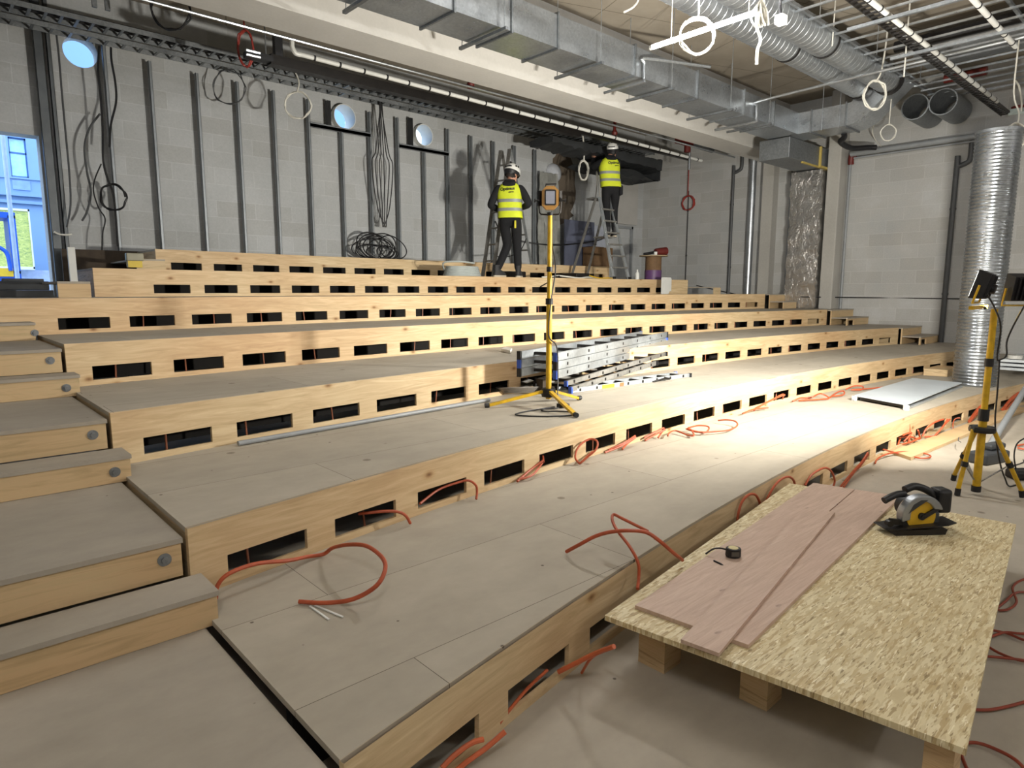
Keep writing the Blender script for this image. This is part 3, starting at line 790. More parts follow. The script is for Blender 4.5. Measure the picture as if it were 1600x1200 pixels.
# cable tray with white conduit
def tray(v, u0, u1, z, wd, lab, m=GALV_D, rung=.3):
    t = thing('cable_tray', lab, 'cable tray', ((u0+u1)/2, v, z))
    part(t, 'side_rail', MB().box((u0, v-wd/2, z), (u1, v-wd/2+.012, z+.06)), m)
    part(t, 'side_rail', MB().box((u0, v+wd/2-.012, z), (u1, v+wd/2, z+.06)), m)
    mb = MB(); u = u0+.1
    while u < u1:
        part(t, 'rung', MB().box((u, v-wd/2+.012, z), (u+.03, v+wd/2-.012, z+.015)), m); u += rung
    return t
tray(2.98, 4.0, 14.2, 4.55, .13, 'perforated cable tray carrying a white conduit at upper right', BLK_M, .115)
def conduit(p, q, r, lab, name='white_conduit', nclip=18, m=WHT):
    t = thing(name, lab, 'conduit', tuple((Vector(p)+Vector(q))/2))
    part(t, 'pipe', MB().cyl(p, q, r, n=12), m, smooth=True)
    mb = MB(); d = Vector(q)-Vector(p)
    for i in range(nclip):
        c = Vector(p)+d*((i+.5)/nclip); e = d.normalized()*.012
        part(t, 'clip', MB().cyl(c-e, c+e, r+.006, n=12), BLK)
    return t
conduit((4.5, 2.90, 4.58), (13.2, 2.90, 4.58), .03, 'white conduit strapped along the perforated tray at upper right', nclip=26)
conduit((6.5, 2.15, 4.56), (10.4, 2.15, 4.56), .03, 'short white conduit strapped up at the top right corner', nclip=10)
single('black_pipe', MB().cyl((5.5, 1.62, 4.75), (12.5, 1.62, 4.75), .1, n=18), BLK_M, 'thick dark pipe under the slab at top right corner', 'pipe', smooth=True)
t = thing('crossing_duct', 'flat grey duct crossing above the ceiling grid at right', 'duct', (12.2, 2.0, 5.1))
part(t, 'duct_section', MB().box((11.7, -.6, 5.09), (12.4, 3.7, 5.34)), GALV_D)
part(t, 'flange', MB().box((11.67, 1.6, 5.075), (12.43, 1.64, 5.36)), GALV)
single('dark_crossing_pipe', MB().cyl((11.2, -.6, 5.16), (11.2, 3.8, 5.16), .08, n=16), BLK, 'black lagged pipe crossing above the ceiling grid', 'pipe', smooth=True)
single('red_fitting', MB().cyl((13.3, 3.1, 5.12), (13.3, 3.7, 5.12), .07, n=16), RED, 'dark red pipe piece above the ceiling grid near right wall', 'pipe', smooth=True)
single('red_fitting', MB().lathe([(.001,0),(.09,0),(.1,.03),(.1,.1),(.05,.12),(.001,.12)], (13.9, 2.75, 4.5), 16), RED, 'dark red round fitting high on the right wall above the thick conduit', 'fitting', smooth=True)
single('wire_tray', MB().cyl((12.4, 2.55, 4.22), (12.9, -.4, 4.22), .035, n=10).cyl((12.3, 2.55, 4.16), (12.8, -.4, 4.16), .02, n=8), plain('pale_lagging', 'a9b5b2', .5), 'pale lagged pipe pair in front of the right wall', 'pipe', smooth=True)
for i, u in enumerate((6.9, 8.2, 9.6)):
    single('strut_channel', MB().box((u-.02, 1.9, 4.5), (u+.02, 3.3, 4.535)), GALV_D, '%s strut channel under the trays at upper right' % ONM[i], 'strut', group='strut channels under the trays')
    
# ------------------------------------------------------------------ services under the ceiling along back wall
tray(9.95, -1.5, 13.6, 4.82, .3, 'lattice cable tray running along the back wall, nearer to the hall', GALV_D, .16)
tray(10.38, -1.5, 13.6, 4.80, .22, 'lattice cable tray running along the back wall, closest to it', GALV_D, .2)
mb = MB(); rr = random.Random(3)
rings = []
for j in range(45):
    u = 9.4 + (13.0-9.4)*j/44
    zt = 4.52 + rr.uniform(-.02,.02); zb = 4.37 + rr.uniform(-.03,.03) - .10*j/44
    rings.append([(u, 9.16, zb+.04), (u, 9.5, zb+rr.uniform(-.02,.02)), (u, 9.78, zb+.03), (u, 9.8, zt), (u, 9.5, zt+.04), (u, 9.14, zt)])
single('dark_membrane_duct', mb.loft(rings), DARKM, 'dark membrane wrapped duct below the trays above the worker on ladder', 'duct', smooth=50)
rows = []
mb = MB()
for j in range(9):
    u = 10.9 + 2.1*j/8; row = []
    for i in range(7):
        v = 9.2 + .95*i/6
        row.append((u, v, 4.24 - .16*(j/8)*(1-.3*(i/6)) - .05*math.sin(j*1.1+i)))
    rows.append(row)
for j in range(8):
    for i in range(6):
        p = [rows[j][i], rows[j][i+1], rows[j+1][i+1], rows[j+1][i]]
        mb.add(p+[(a,b,c+.008) for a,b,c in p], [(0,1,2,3),(4,5,6,7)])
mb.box((12.99, 9.2, 4.08), (13.01, 10.1, 4.5))
single('membrane_flap', mb, DARKM, 'sagging dark membrane flap hanging behind the worker on ladder', 'membrane', smooth=True)
t = thing('cable_bundle', 'thick bundle of dark cables laid along the back wall trays', 'cables', (6, 10, 4.88)); 
mb = MB()
for i in range(9):
    v = 9.84 + i*.03
    mb.tube([(-1.5+j*1.5, v+rr.uniform(-.03,.03), 4.86+rr.uniform(0,.03)) for j in range(11)], .012, 5, sm=3)
part(t, 'cables', mb, CABB)
conduit((3.95, 8.32, 4.54), (13.3, 8.32, 4.44), .03, 'long white conduit with black clips under the back wall services', nclip=26)
single('conduit_bend', MB().tube([(3.95, 8.32, 4.54), (3.88, 8.32, 4.54), (3.84, 8.32, 4.6), (3.84, 8.32, 4.68)], .03, 8), WHT, 'white elbow at left end of the long white conduit', 'conduit', smooth=True)
single('thin_steel_pipe', MB().cyl((-1.5, 7.8, 4.5), (13.8, 7.8, 4.5), .016, n=8), GALV, 'thin bright steel pipe running just behind the concrete beam', 'pipe', smooth=True)
single('dark_rail', MB().box((3.6, 8.42, 4.38), (9.4, 8.56, 4.5)).box((9.4, 8.42, 4.43), (13, 8.5, 4.5)), BLK_M, 'long dark rail below the white conduit on the back side', 'rail')
t = thing('clamp_bracket', 'black bracket with bright clamps at left end of dark rail', 'bracket', (3.6, 8.45, 4.4))
part(t, 'plate', MB().box((3.3, 8.4, 4.4), (3.62, 8.54, 4.47)).box((3.66, 8.42, 4.5), (3.76, 8.5, 4.75)), BLK)
part(t, 'clamp', MB().cyl((3.28, 8.39, 4.46), (3.45, 8.39, 4.46), .02, n=8).cyl((3.28, 8.39, 4.41), (3.45, 8.39, 4.41), .02, n=8), GALV)
part(t, 'rod', MB().cyl((3.55, 8.45, 4.47), (3.55, 8.45, ZC), .008, n=6), GALV_D)
t = thing('strut_hanger', 'slotted channel hanging from slab above back wall trays, far left', 'hanger', (1.9, 9.2, 4.9))
part(t, 'channel', MB().box((1.85, 9.18, 4.8), (1.9, 9.22, ZC)).box((1.98, 9.18, 4.8), (2.03, 9.22, ZC)), GALV_D)
part(t, 'nut', MB().cyl((2.05, 9.2, 5.0), (2.12, 9.2, 5.0), .05, n=6), BLK_M)
for i, (p, lab) in enumerate((((6.455, 8.000, 4.610), 'left'), ((10.336, 8.400, 4.596), 'middle'))):
    single('sprinkler_head', MB().lathe([(.001, 0), (.05, .0), (.06, .05), (.03, .1), (.03, .3), (.012, .3), (.012, 1.12), (.001, 1.12)], Vector(p)-Vector((0,0,.05)), 12), RED, '%s small red fitting hung behind the concrete beam' % lab, 'fitting', smooth=True)
t = thing('red_valve', 'red valve cluster under the beam above the red cable coil', 'valve', (12.591, 8.300, 4.732))
L = Vector(t.location)
part(t, 'body', MB().box(L+Vector((-.3,-.06,-.06)), L+Vector((.25,.06,.06))).cyl(L+Vector((.1,0,-.2)), L+Vector((.1,0,.12)), .07, n=12), RED, bevel=.01)
part(t, 'pipe', MB().cyl(L+Vector((.2,0,-.55)), L+Vector((.2,0,-.1)), .025, n=10).cyl(L+Vector((.1,0,.1)), (L.x+.1, L.y, ZC), .02, n=8), GALV)
part(t, 'flange', MB().cyl(L+Vector((.25,0,0)), L+Vector((1.1,0,-.02)), .06, n=12), GALV_D)

# ------------------------------------------------------------------ tube light
def tube_light(name, a, b, e, lab, hang=True):
    a = Vector(a); b = Vector(b); d = (b-a).normalized(); c = (a+b)/2
    t = thing(name, lab, 'lamp', tuple(c))
    part(t, 'tube', MB().cyl(a+d*.03, b-d*.03, .022, n=16), m_emit('lit_tube', (1.0, .985, .96, 1), e), smooth=True)
    part(t, 'end_cap', MB().cyl(a, a+d*.03, .024, n=12), WHT, smooth=True)
    part(t, 'end_cap', MB().cyl(b-d*.03, b, .024, n=12), WHT, smooth=True)
    if hang:
        for p in (a+d*.25, b-d*.12): part(t, 'cord', MB().cyl(p+Vector((0,0,.022)), (p.x, p.y, ZC), .004, n=6), CABW)
    return t
tube_light('tube_light', TUBE_A, TUBE_B, TUBE_E, 'bright white tube light hanging slanted across the ceiling ducts')
for i, (a, b) in enumerate(FILL_TUBES):
    tube_light('tube_light', a, b, FILL_E[i], 'added fill tube light %s, out of the view' % ('over the floor', 'over the left aisle', 'toward the right wall', 'high over the left half of tiers')[i])

def coil(name, c, r, lab, m, ax=(1,0,0), turns=3, cr=.008, cat='cable coil', tail=None, sq=1.0, seed=1):
    rr = random.Random(seed)
    ax = Vector(ax).normalized(); up = Vector((0,0,1)); sd = ax.cross(up).normalized(); up = sd.cross(ax)
    mb = MB(); pts = []
    N_ = 16*turns
    for i in range(N_+1):
        t = 2*PI*i/16
        q = r*(1+rr.uniform(-.06,.06))
        pts.append(Vector(c) + sd*(q*sq*math.cos(t)) + up*(q*math.sin(t)) + ax*(rr.uniform(-.02,.02)+.01*i/16))
    mb.tube(pts, cr, 6, sm=2)
    if tail:
        mb.tube([Vector(c)+up*r] + [Vector(p) for p in tail], cr, 6, sm=4)
    return single(name, mb, m, lab, cat)
VD = (.67, .74, 0)
P_ = Vector((5.841, 3.750, 4.004))
coil('cable_coil', P_, .165, 'white cable coil hanging over middle of the lit tube', CABW, VD, 4, .008, tail=[P_+Vector((.03,.02,.35)), P_+Vector((.1,.1,1.4))], seed=2)
P_ = Vector((10.857, 3.900, 4.447))
coil('cable_coil', P_, .20, 'white cable coil hanging before the duct elbow at right', CABW, VD, 4, .012, tail=[P_+Vector((.05,-.04,.35)), P_+Vector((.12,-.05,.8)), (P_.x+.12, P_.y-.05, ZC)], seed=3, sq=.8)
P_ = Vector((12.672, 4.300, 4.260))
coil('cable_coil', P_, .13, 'small white cable ring hanging under the branch duct', CABW, VD, 2, .009, tail=[P_+Vector((.0,0,.2)), P_+Vector((.02,0,.7))], seed=4)
P_ = Vector((11.181, 2.200, 3.630))
coil('cable_coil', P_, .16, 'white cable coil above the big corrugated pipe at right edge', CABW, VD, 3, .01, tail=[P_+Vector((0,0,.3)), P_+Vector((.1,.1,.6)), P_+Vector((.1,.1,1.3))], seed=5)
P_ = Vector((4.475, 9.600, 4.279))
coil('cable_coil', P_, .19, 'white cable coil hanging before the block wall left of the round holes', CABW, VD, 2, .011, tail=[P_+Vector((.03,0,.35)), P_+Vector((-.05,.1,.62)), P_+Vector((-.02,.25,.7)), (P_.x, 9.9, 4.83)], seed=6)
P_ = Vector((10.590, 9.400, 4.053))
coil('cable_coil', P_, .2, 'white cable coil hanging left of the worker on the ladder', CABW, (.3,.9,0), 3, .016, tail=[P_+Vector((0,0,.4)), P_+Vector((-.06,0,.75))], seed=7, sq=.55)
P_ = Vector((3.741, 10.300, 4.536))
coil('cable_coil', P_, .24, 'dark thin cable ring hanging high on the left of block wall', GREYD, VD, 2, .008, seed=8)
P_ = Vector((2.457, 8.400, 4.703))
coil('cable_coil', P_, .22, 'black cable loop hanging at the ceiling near top left', CABB, VD, 2, .010, tail=[P_+Vector((0,0,.35)), (P_.x, P_.y, ZC)], seed=9)
P_ = Vector((3.355, 8.600, 4.551))
coil('cable_coil', P_, .21, 'red cable loops hanging in front of the trays at left', REDC, VD, 3, .010, tail=[P_+Vector((0,0,.4)), (P_.x, P_.y, ZC)], seed=10, sq=.45)
P_ = Vector((14.330, 9.311, 3.712))
coil('cable_coil', P_, .17, 'red cable coil hung on the right wall', REDC, (1,0,0), 6, .012, tail=[P_+Vector((0,0,.5)), P_+Vector((0,0,1.0))], seed=12)
# cables and socket box at the near end of the lit tube
mb = MB()
b0 = Vector(TUBE_B)
for k in range(4):
    rr = random.Random(40+k)
    mb.tube([b0+Vector((rr.uniform(-.05,.05), rr.uniform(-.06,.06), 1.5)), b0+Vector((rr.uniform(-.06,.06), rr.uniform(-.1,.1), .6)), b0+Vector((rr.uniform(-.04,.04), rr.uniform(-.08,.04), .1)), b0+Vector((.04, -.05+.03*k, -.12)), b0+Vector((.0, .05*(k-1), -.02)), b0+Vector((-.02, .0, .08))], .009, 6)
single('cable_bundle', mb, CABW, 'tangle of white cables at the near end of the lit tube', 'cables')
single('hanging_cable', MB().tube([b0+Vector((0,.02,.05)), b0+Vector((.02,.05,-.1)), b0+Vector((.05,.02,-.22)), b0+Vector((.06,.05,-.3)), b0+Vector((.06,.05,-.42))], .014, 8), CABW, 'thick white cable tail dangling below the near tube end', 'cable', smooth=True)
P_ = Vector((5.999, 3.000, 3.970))
t = thing('socket_box', 'small white socket box dangling right of the lit tube', 'socket', tuple(P_))
part(t, 'box', MB().box(P_+Vector((-.045,-.04,-.04)), P_+Vector((.045,.04,.04))), WHT, bevel=.006)
part(t, 'cord', MB().tube([P_+Vector((0,0,.04)), P_+Vector((.01,.02,.12)), P_+Vector((-.03,.0,.3)), P_+Vector((-.05,.03,1.2))], .012, 6), CABB)
single('red_tag', MB().box(b0+Vector((.02,-.03,.17)), b0+Vector((.03,.06,.3))), RED, 'red tag on cables above the near end of lit tube', 'tag')
single('hanging_cable', MB().tube([(6.278, 5.000, 4.694), (6.427, 5.000, 4.781), (6.519, 5.000, 4.875), (6.539, 5.000, 4.977)], .012, 6), CABW, 'short white cable end hanging from the slab left of the round ducts', 'cable')
for i, (p, h, lab) in enumerate((((9.476, 4.000, 4.827), 1.0, 'white cable end hanging over the right round duct'), ((11.971, 3.900, 4.930), .6, 'thin rod hanging in front of the duct elbow'), ((9.822, 3.200, 4.325), .5, 'thin rod hanging before the ceiling grid'))):
    p = Vector(p)
    single('hanging_rod', MB().cyl(p, (p.x+.01, p.y, ZC), .009, n=6), CABW, lab, 'rod')
single('hanging_cable', MB().tube([(14.896, 5.000, 4.316), (14.164, 5.000, 4.433), (13.895, 5.000, 4.593), (14.043, 5.000, 4.840)], .01, 6), CABW, 'thin white cable curl hanging below the branch duct', 'cable')
single('hanging_cable', MB().tube([(11.745, 2.400, 4.499), (12.043, 2.400, 4.473), (12.298, 2.400, 4.301), (12.333, 2.400, 4.146)], .012, 6), CABW, 'white bent cable hanging at the right picture edge', 'cable')
# cables on the back wall
def cable(path, r, m, lab, name='cable', cat='cable', group=None, sm=6):
    return single(name, MB().tube(path, r, 7, sm=sm), m, lab, cat, group=group, smooth=True)
cable([(1.678, 10.450, 4.786), (1.683, 10.450, 4.519), (1.679, 10.450, 4.051), (1.679, 10.450, 3.537), (1.679, 10.450, 3.095), (1.660, 10.450, 2.686), (1.594, 10.450, 2.394)], .012, GREYD, 'dark cable hanging down beside the first studs at left', 'wall_cable')
cable([(2.136, 10.400, 4.751), (2.098, 10.400, 4.441), (2.102, 10.400, 4.121), (2.093, 10.400, 3.714), (2.069, 10.400, 3.300), (2.103, 10.400, 3.055), (2.151, 10.400, 2.892), (2.162, 10.400, 2.640), (2.158, 10.400, 2.169)], .014, CABB, 'black cable hanging along the third stud', 'wall_cable')
cable([(2.258, 10.350, 4.751), (2.253, 10.350, 4.582), (2.277, 10.350, 4.306), (2.266, 10.350, 4.060), (2.184, 10.350, 3.760), (2.147, 10.350, 3.468)], .014, CABB, 'black cable bowing right of the third stud', 'wall_cable')
cable([(2.097, 10.500, 3.913), (1.964, 10.500, 3.711), (1.886, 10.500, 3.454), (1.890, 10.500, 3.126), (1.914, 10.500, 2.880), (1.850, 10.500, 2.624), (1.782, 10.500, 2.493)], .014, GREYD, 'grey cable bowing left of the third stud', 'wall_cable')
cable([(2.043, 10.400, 3.247), (1.953, 10.400, 3.038), (1.926, 10.400, 2.870), (1.969, 10.400, 2.666), (2.033, 10.400, 2.528), (1.988, 10.400, 2.331), (1.963, 10.400, 2.101)], .009, CABB, 'thin cable curling down toward the top left step', 'wall_cable')
P_ = Vector((2.135, 10.350, 2.818))
coil('cable_coil', P_, .17, 'black cable ring hanging on the third stud', CABB, VD, 2, .012, seed=15)
cable([(1.442, 10.400, 2.324), (1.495, 10.400, 2.295), (1.579, 10.400, 2.291), (1.636, 10.400, 2.303)], .012, CABW, 'short white cable tied round the first stud', 'wall_cable')
mb = MB()
for k in range(6):
    rr = random.Random(60+k); dx = rr.uniform(-6, 6)
    U_ = 6.82+ (k-3)*.035
    base = Vector((6.392, 10.420, 4.832)); low = Vector((6.389, 10.420, 2.698))
    mb.tube([base+Vector((rr.uniform(-.05,.05),0,.1)), base+Vector(((k-2.5)*.05,0,-.8)), (base+low)/2+Vector(((k-2.5)*.09,rr.uniform(-.03,.03),0)), low+Vector(((k-2.5)*.05,0,.35)), low+Vector((rr.uniform(-.05,.05),0,0))], .010, 5)
single('cable_bundle', mb, CABB, 'dark cables dropping down the wall to the floor coil', 'cables')
mb = MB()
for k in range(11):
    rr = random.Random(80+k)
    c = Vector((6.294, 10.350, 2.296)) + Vector((rr.uniform(-.28,.28), rr.uniform(-.08,.06), rr.uniform(-.06,.06)))
    a = rr.uniform(.22,.4); bz = min(a*rr.uniform(.75,.95), c.z-2.12); tilt = rr.uniform(-.3,.3)
    mb.tube([c+Vector((a*math.cos(t)+tilt*bz*math.sin(t), .04*math.sin(t*2+k), bz*math.sin(t))) for t in [2*PI*i/14 for i in range(14)]], .011, 6, closed=True, sm=3)
single('cable_coil', mb, CABB, 'big tangle of black cable loops on the top tier against wall', 'cable coil')

# ------------------------------------------------------------------ orange floor cables
def oc(paths, lab, r=.011, m=ORG):
    mb = MB(); r *= .74
    for p in paths: mb.tube(p, r, 8, sm=7)
    return single('orange_cable', mb, m, lab, 'cable', group='orange cables pulled out of the tiers', smooth=True)
oc([[(0.803, 2.682, 0.312), (0.818, 2.697, 0.360), (0.865, 2.692, 0.400), (0.985, 2.713, 0.400), (1.139, 2.745, 0.360), (1.257, 2.807, 0.325), (1.338, 2.807, 0.315), (1.358, 2.745, 0.360), (1.361, 2.594, 0.420), (1.374, 2.461, 0.450), (1.365, 2.327, 0.450), (1.334, 2.236, 0.440), (1.279, 2.187, 0.410), (1.236, 2.210, 0.370), (1.178, 2.262, 0.335), (1.110, 2.348, 0.315), (1.045, 2.431, 0.312)]], 'orange cable with a big open loop at left on the lowest tier', .0125)
oc([[(1.643, 3.012, 0.390), (1.750, 2.930, 0.400), (1.815, 2.896, 0.390), (1.858, 2.889, 0.360), (1.883, 2.885, 0.312)]], 'orange cable poking out of the second slot of second tier', .011)
oc([[(2.014, 2.983, 0.370), (2.191, 3.048, 0.400), (2.332, 3.046, 0.415), (2.396, 3.020, 0.420), (2.431, 2.996, 0.390), (2.436, 2.990, 0.350), (2.412, 2.968, 0.312)]], 'orange cable hooked out of the third slot of second tier', .01)
oc([[(2.852, 3.077, 0.312), (3.033, 3.131, 0.350), (3.142, 3.128, 0.390)], [(2.870, 3.084, 0.320), (2.989, 3.073, 0.330), (3.170, 3.157, 0.370)], [(3.202, 3.189, 0.400), (3.147, 3.127, 0.380)]], 'folded orange cable strands below fifth slot of second tier', .011)
oc([[(3.487, 3.090, 0.312), (3.477, 3.126, 0.350), (3.521, 3.153, 0.400), (3.594, 3.163, 0.440), (3.670, 3.148, 0.460), (3.674, 3.088, 0.450), (3.609, 3.044, 0.410), (3.541, 3.065, 0.360), (3.492, 3.094, 0.315), (3.744, 3.196, 0.340)]], 'upright orange cable loop before sixth slot of second tier', .0105)
oc([[(3.889, 3.189, 0.312), (4.091, 3.191, 0.330), (4.297, 3.203, 0.370)], [(3.947, 3.204, 0.320), (4.096, 3.165, 0.360), (4.296, 3.209, 0.380)], [(4.297, 3.203, 0.370), (4.200, 3.212, 0.330), (4.072, 3.163, 0.312)]], 'orange cable strands below seventh slot of second tier', .011)
oc([[(4.467, 3.230, 0.312), (4.612, 3.230, 0.340), (4.735, 3.212, 0.370)], [(4.474, 3.248, 0.330), (4.592, 3.229, 0.360), (4.728, 3.227, 0.380), (4.629, 3.214, 0.312)]], 'orange cable strands below eighth slot of second tier', .011)
oc([[(4.685, 3.156, 0.330), (4.806, 3.219, 0.330), (4.916, 3.227, 0.330), (4.876, 3.076, 0.320), (4.874, 3.018, 0.330), (5.041, 3.149, 0.330), (5.009, 3.163, 0.350), (5.128, 3.140, 0.360), (5.210, 3.092, 0.350), (5.179, 3.060, 0.330), (5.022, 3.022, 0.330), (5.055, 3.211, 0.330), (5.012, 3.067, 0.330), (5.161, 2.967, 0.330), (5.328, 2.924, 0.330), (5.555, 2.987, 0.330), (5.611, 3.045, 0.350), (5.610, 3.130, 0.350), (5.615, 3.219, 0.330)]], 'flat orange cable rings lying right of the folded strands', .01)
oc([[(6.128, 3.245, 0.330), (6.300, 3.233, 0.350), (6.551, 3.256, 0.330), (6.638, 3.228, 0.330)], [(6.384, 3.255, 0.330), (6.714, 3.304, 0.360), (7.013, 3.307, 0.390), (7.124, 3.280, 0.410)], [(6.501, 3.301, 0.330), (6.705, 3.264, 0.380), (7.091, 3.287, 0.420), (7.277, 3.377, 0.330)]], 'orange cable pile near middle of second tier front', .011)
oc([[(7.293, 3.265, 0.320), (7.398, 3.226, 0.350), (7.647, 3.245, 0.320), (7.598, 3.167, 0.350), (7.842, 3.181, 0.360), (7.830, 3.078, 0.320), (7.654, 3.115, 0.320), (7.510, 3.186, 0.320), (7.390, 3.235, 0.320)]], 'small heap of orange cable left of the silver panel', .012)
oc([[(7.889, 3.088, 0.320), (8.224, 3.140, 0.340), (8.390, 3.129, 0.340), (8.201, 3.063, 0.320), (8.004, 3.111, 0.320)], [(8.721, 3.223, 0.320), (8.881, 3.183, 0.350), (8.973, 3.115, 0.340), (8.802, 3.075, 0.320), (8.712, 3.157, 0.320), (9.011, 3.034, 0.320), (9.476, 2.920, 0.320), (10.388, 2.763, 0.320)]], 'orange cable rings behind the silver panel', .012)
oc([[(2.219, 2.045, 0.315), (2.228, 1.971, 0.370), (2.266, 1.906, 0.420), (2.305, 1.842, 0.450), (2.341, 1.760, 0.470), (2.398, 1.711, 0.460), (2.421, 1.656, 0.430), (2.502, 1.640, 0.360), (2.619, 1.657, 0.280)]], 'thick orange cable arching over the lowest tier edge', .012)
oc([[(2.547, 1.811, 0.400), (2.464, 1.834, 0.450), (2.445, 1.897, 0.470), (2.456, 1.949, 0.470), (2.428, 1.938, 0.460), (2.397, 1.897, 0.440), (2.377, 1.849, 0.420), (2.355, 1.778, 0.390), (2.329, 1.718, 0.360), (2.329, 1.699, 0.320), (2.326, 1.695, 0.270), (2.262, 1.653, 0.250)]], 'orange cable bent like a hairpin crossing the arching one', .010)
oc([[(3.587, 1.900, 0.133), (3.601, 1.900, 0.227), (3.642, 1.900, 0.287), (3.718, 1.900, 0.311), (3.801, 1.900, 0.293), (3.857, 1.900, 0.239), (3.889, 1.900, 0.173)]], 'orange cable hoop standing before lowest riser beside the chipboard', .011)
oc([[(3.955, 1.940, 0.139), (4.035, 1.940, 0.194), (4.125, 1.940, 0.263), (4.231, 1.940, 0.299), (4.346, 1.940, 0.294), (4.430, 1.940, 0.250), (4.470, 1.940, 0.173)], [(3.922, 1.930, 0.179), (4.007, 1.930, 0.194), (4.097, 1.930, 0.179), (4.189, 1.930, 0.167), (4.118, 1.930, 0.152), (3.993, 1.930, 0.158)]], 'double orange cable hoop behind the chipboard long edge', .011)
oc([[(4.766, 2.000, 0.136), (4.846, 2.000, 0.189), (4.978, 2.000, 0.208), (5.118, 2.000, 0.202), (5.236, 2.000, 0.149), (5.311, 2.000, 0.066), (5.295, 2.000, 0.017)]], 'orange cable hoop before a slot of the lowest riser', .011)
oc([[(5.286, 1.948, 0.020), (5.666, 2.005, 0.050), (5.922, 2.020, 0.100), (6.023, 2.009, 0.170)], [(5.327, 1.934, 0.020), (5.799, 2.032, 0.030), (5.940, 2.034, 0.060), (6.022, 2.002, 0.160)]], 'two straight orange cables leaning out of the lowest riser', .011)
oc([[(6.289, 2.032, 0.020), (6.466, 2.065, 0.030), (6.676, 2.048, 0.040), (6.902, 1.996, 0.030), (7.033, 1.897, 0.020), (6.998, 1.795, 0.020), (6.888, 1.765, 0.020), (6.799, 1.814, 0.020), (6.827, 1.918, 0.020), (6.802, 2.020, 0.030), (6.608, 2.073, 0.090)]], 'flat orange cable loop on the floor beside the loose batten', .01)
oc([[(7.143, 2.115, 0.020), (7.248, 2.129, 0.080), (7.384, 2.126, 0.180), (7.406, 2.106, 0.220), (7.417, 2.094, 0.100), (7.362, 2.084, 0.030)], [(7.204, 2.129, 0.100), (7.396, 2.093, 0.090), (7.591, 2.052, 0.040), (7.558, 2.048, 0.100), (7.495, 2.045, 0.150)], [(7.207, 2.113, 0.030), (7.407, 2.063, 0.040), (7.558, 2.044, 0.060)], [(7.213, 2.099, 0.130), (7.361, 2.063, 0.140), (7.295, 2.106, 0.050)]], 'tangled orange cables at the lowest riser left of the near tripod', .012)
oc([[(7.753, 2.069, 0.040), (7.792, 2.050, 0.120), (7.904, 2.008, 0.180), (8.058, 1.967, 0.200)], [(7.840, 2.068, 0.020), (7.935, 2.005, 0.030), (8.026, 1.995, 0.060), (8.107, 1.968, 0.130), (8.228, 1.949, 0.180)], [(7.935, 2.005, 0.030), (7.993, 1.956, 0.120), (8.148, 1.954, 0.190)]], 'orange cables arching from slots just left of the near tripod', .012)
oc([[(8.518, 1.978, 0.020), (8.633, 2.011, 0.080), (8.678, 2.001, 0.120), (8.700, 1.963, 0.130)]], 'thin orange cable hook at the lowest riser near the tripod', .007)
oc([[(9.078, 1.955, 0.020), (9.350, 1.959, 0.100), (9.497, 1.933, 0.180)], [(9.179, 1.965, 0.020), (9.522, 1.958, 0.110), (9.640, 1.924, 0.180)], [(9.149, 1.978, 0.030), (9.471, 1.975, 0.130), (9.602, 1.943, 0.190)]], 'orange cable fan behind the near tripod pole', .014)
oc([[(10.279, 1.867, 0.020), (10.535, 1.862, 0.100), (10.861, 1.839, 0.170), (11.103, 1.814, 0.200)], [(10.348, 1.854, 0.030), (10.842, 1.857, 0.100), (11.109, 1.828, 0.180)], [(10.306, 1.881, 0.040), (10.700, 1.863, 0.150), (10.993, 1.837, 0.200)]], 'thick orange cable bundle behind the leaning steel pipe', .016)
ORG2 = plain('orange_conduit_sheath', 'c4623c', .5, var=.1)
oc([[(1.748, 1.646, 0.070), (1.785, 1.586, 0.120), (1.801, 1.503, 0.190), (1.796, 1.411, 0.260)]], 'stiff orange conduit end sticking out near the chipboard corner', .013, ORG2)
oc([[(1.796, 1.411, 0.260), (1.800, 1.487, 0.200), (1.820, 1.545, 0.140), (1.865, 1.609, 0.060), (1.880, 1.639, 0.015)]], 'orange cable bending down to floor near chipboard corner', .008, ORG2)
oc([[(1.409, 1.613, 0.030), (1.496, 1.641, 0.040), (1.608, 1.673, 0.050), (1.725, 1.685, 0.070)]], 'orange cable lying in the lowest riser slot at bottom', .009, ORG2)
oc([[(1.115, 1.524, 0.030), (1.196, 1.529, 0.040), (1.268, 1.517, 0.060), (1.331, 1.494, 0.100)], [(1.103, 1.541, 0.060), (1.152, 1.539, 0.080), (1.208, 1.526, 0.100), (1.252, 1.514, 0.100)]], 'orange cables spilling from the slot at the bottom picture edge', .012, ORG2)
DKO = plain('dark_orange_cable_sheath', '8a3a26', .5, var=.15)
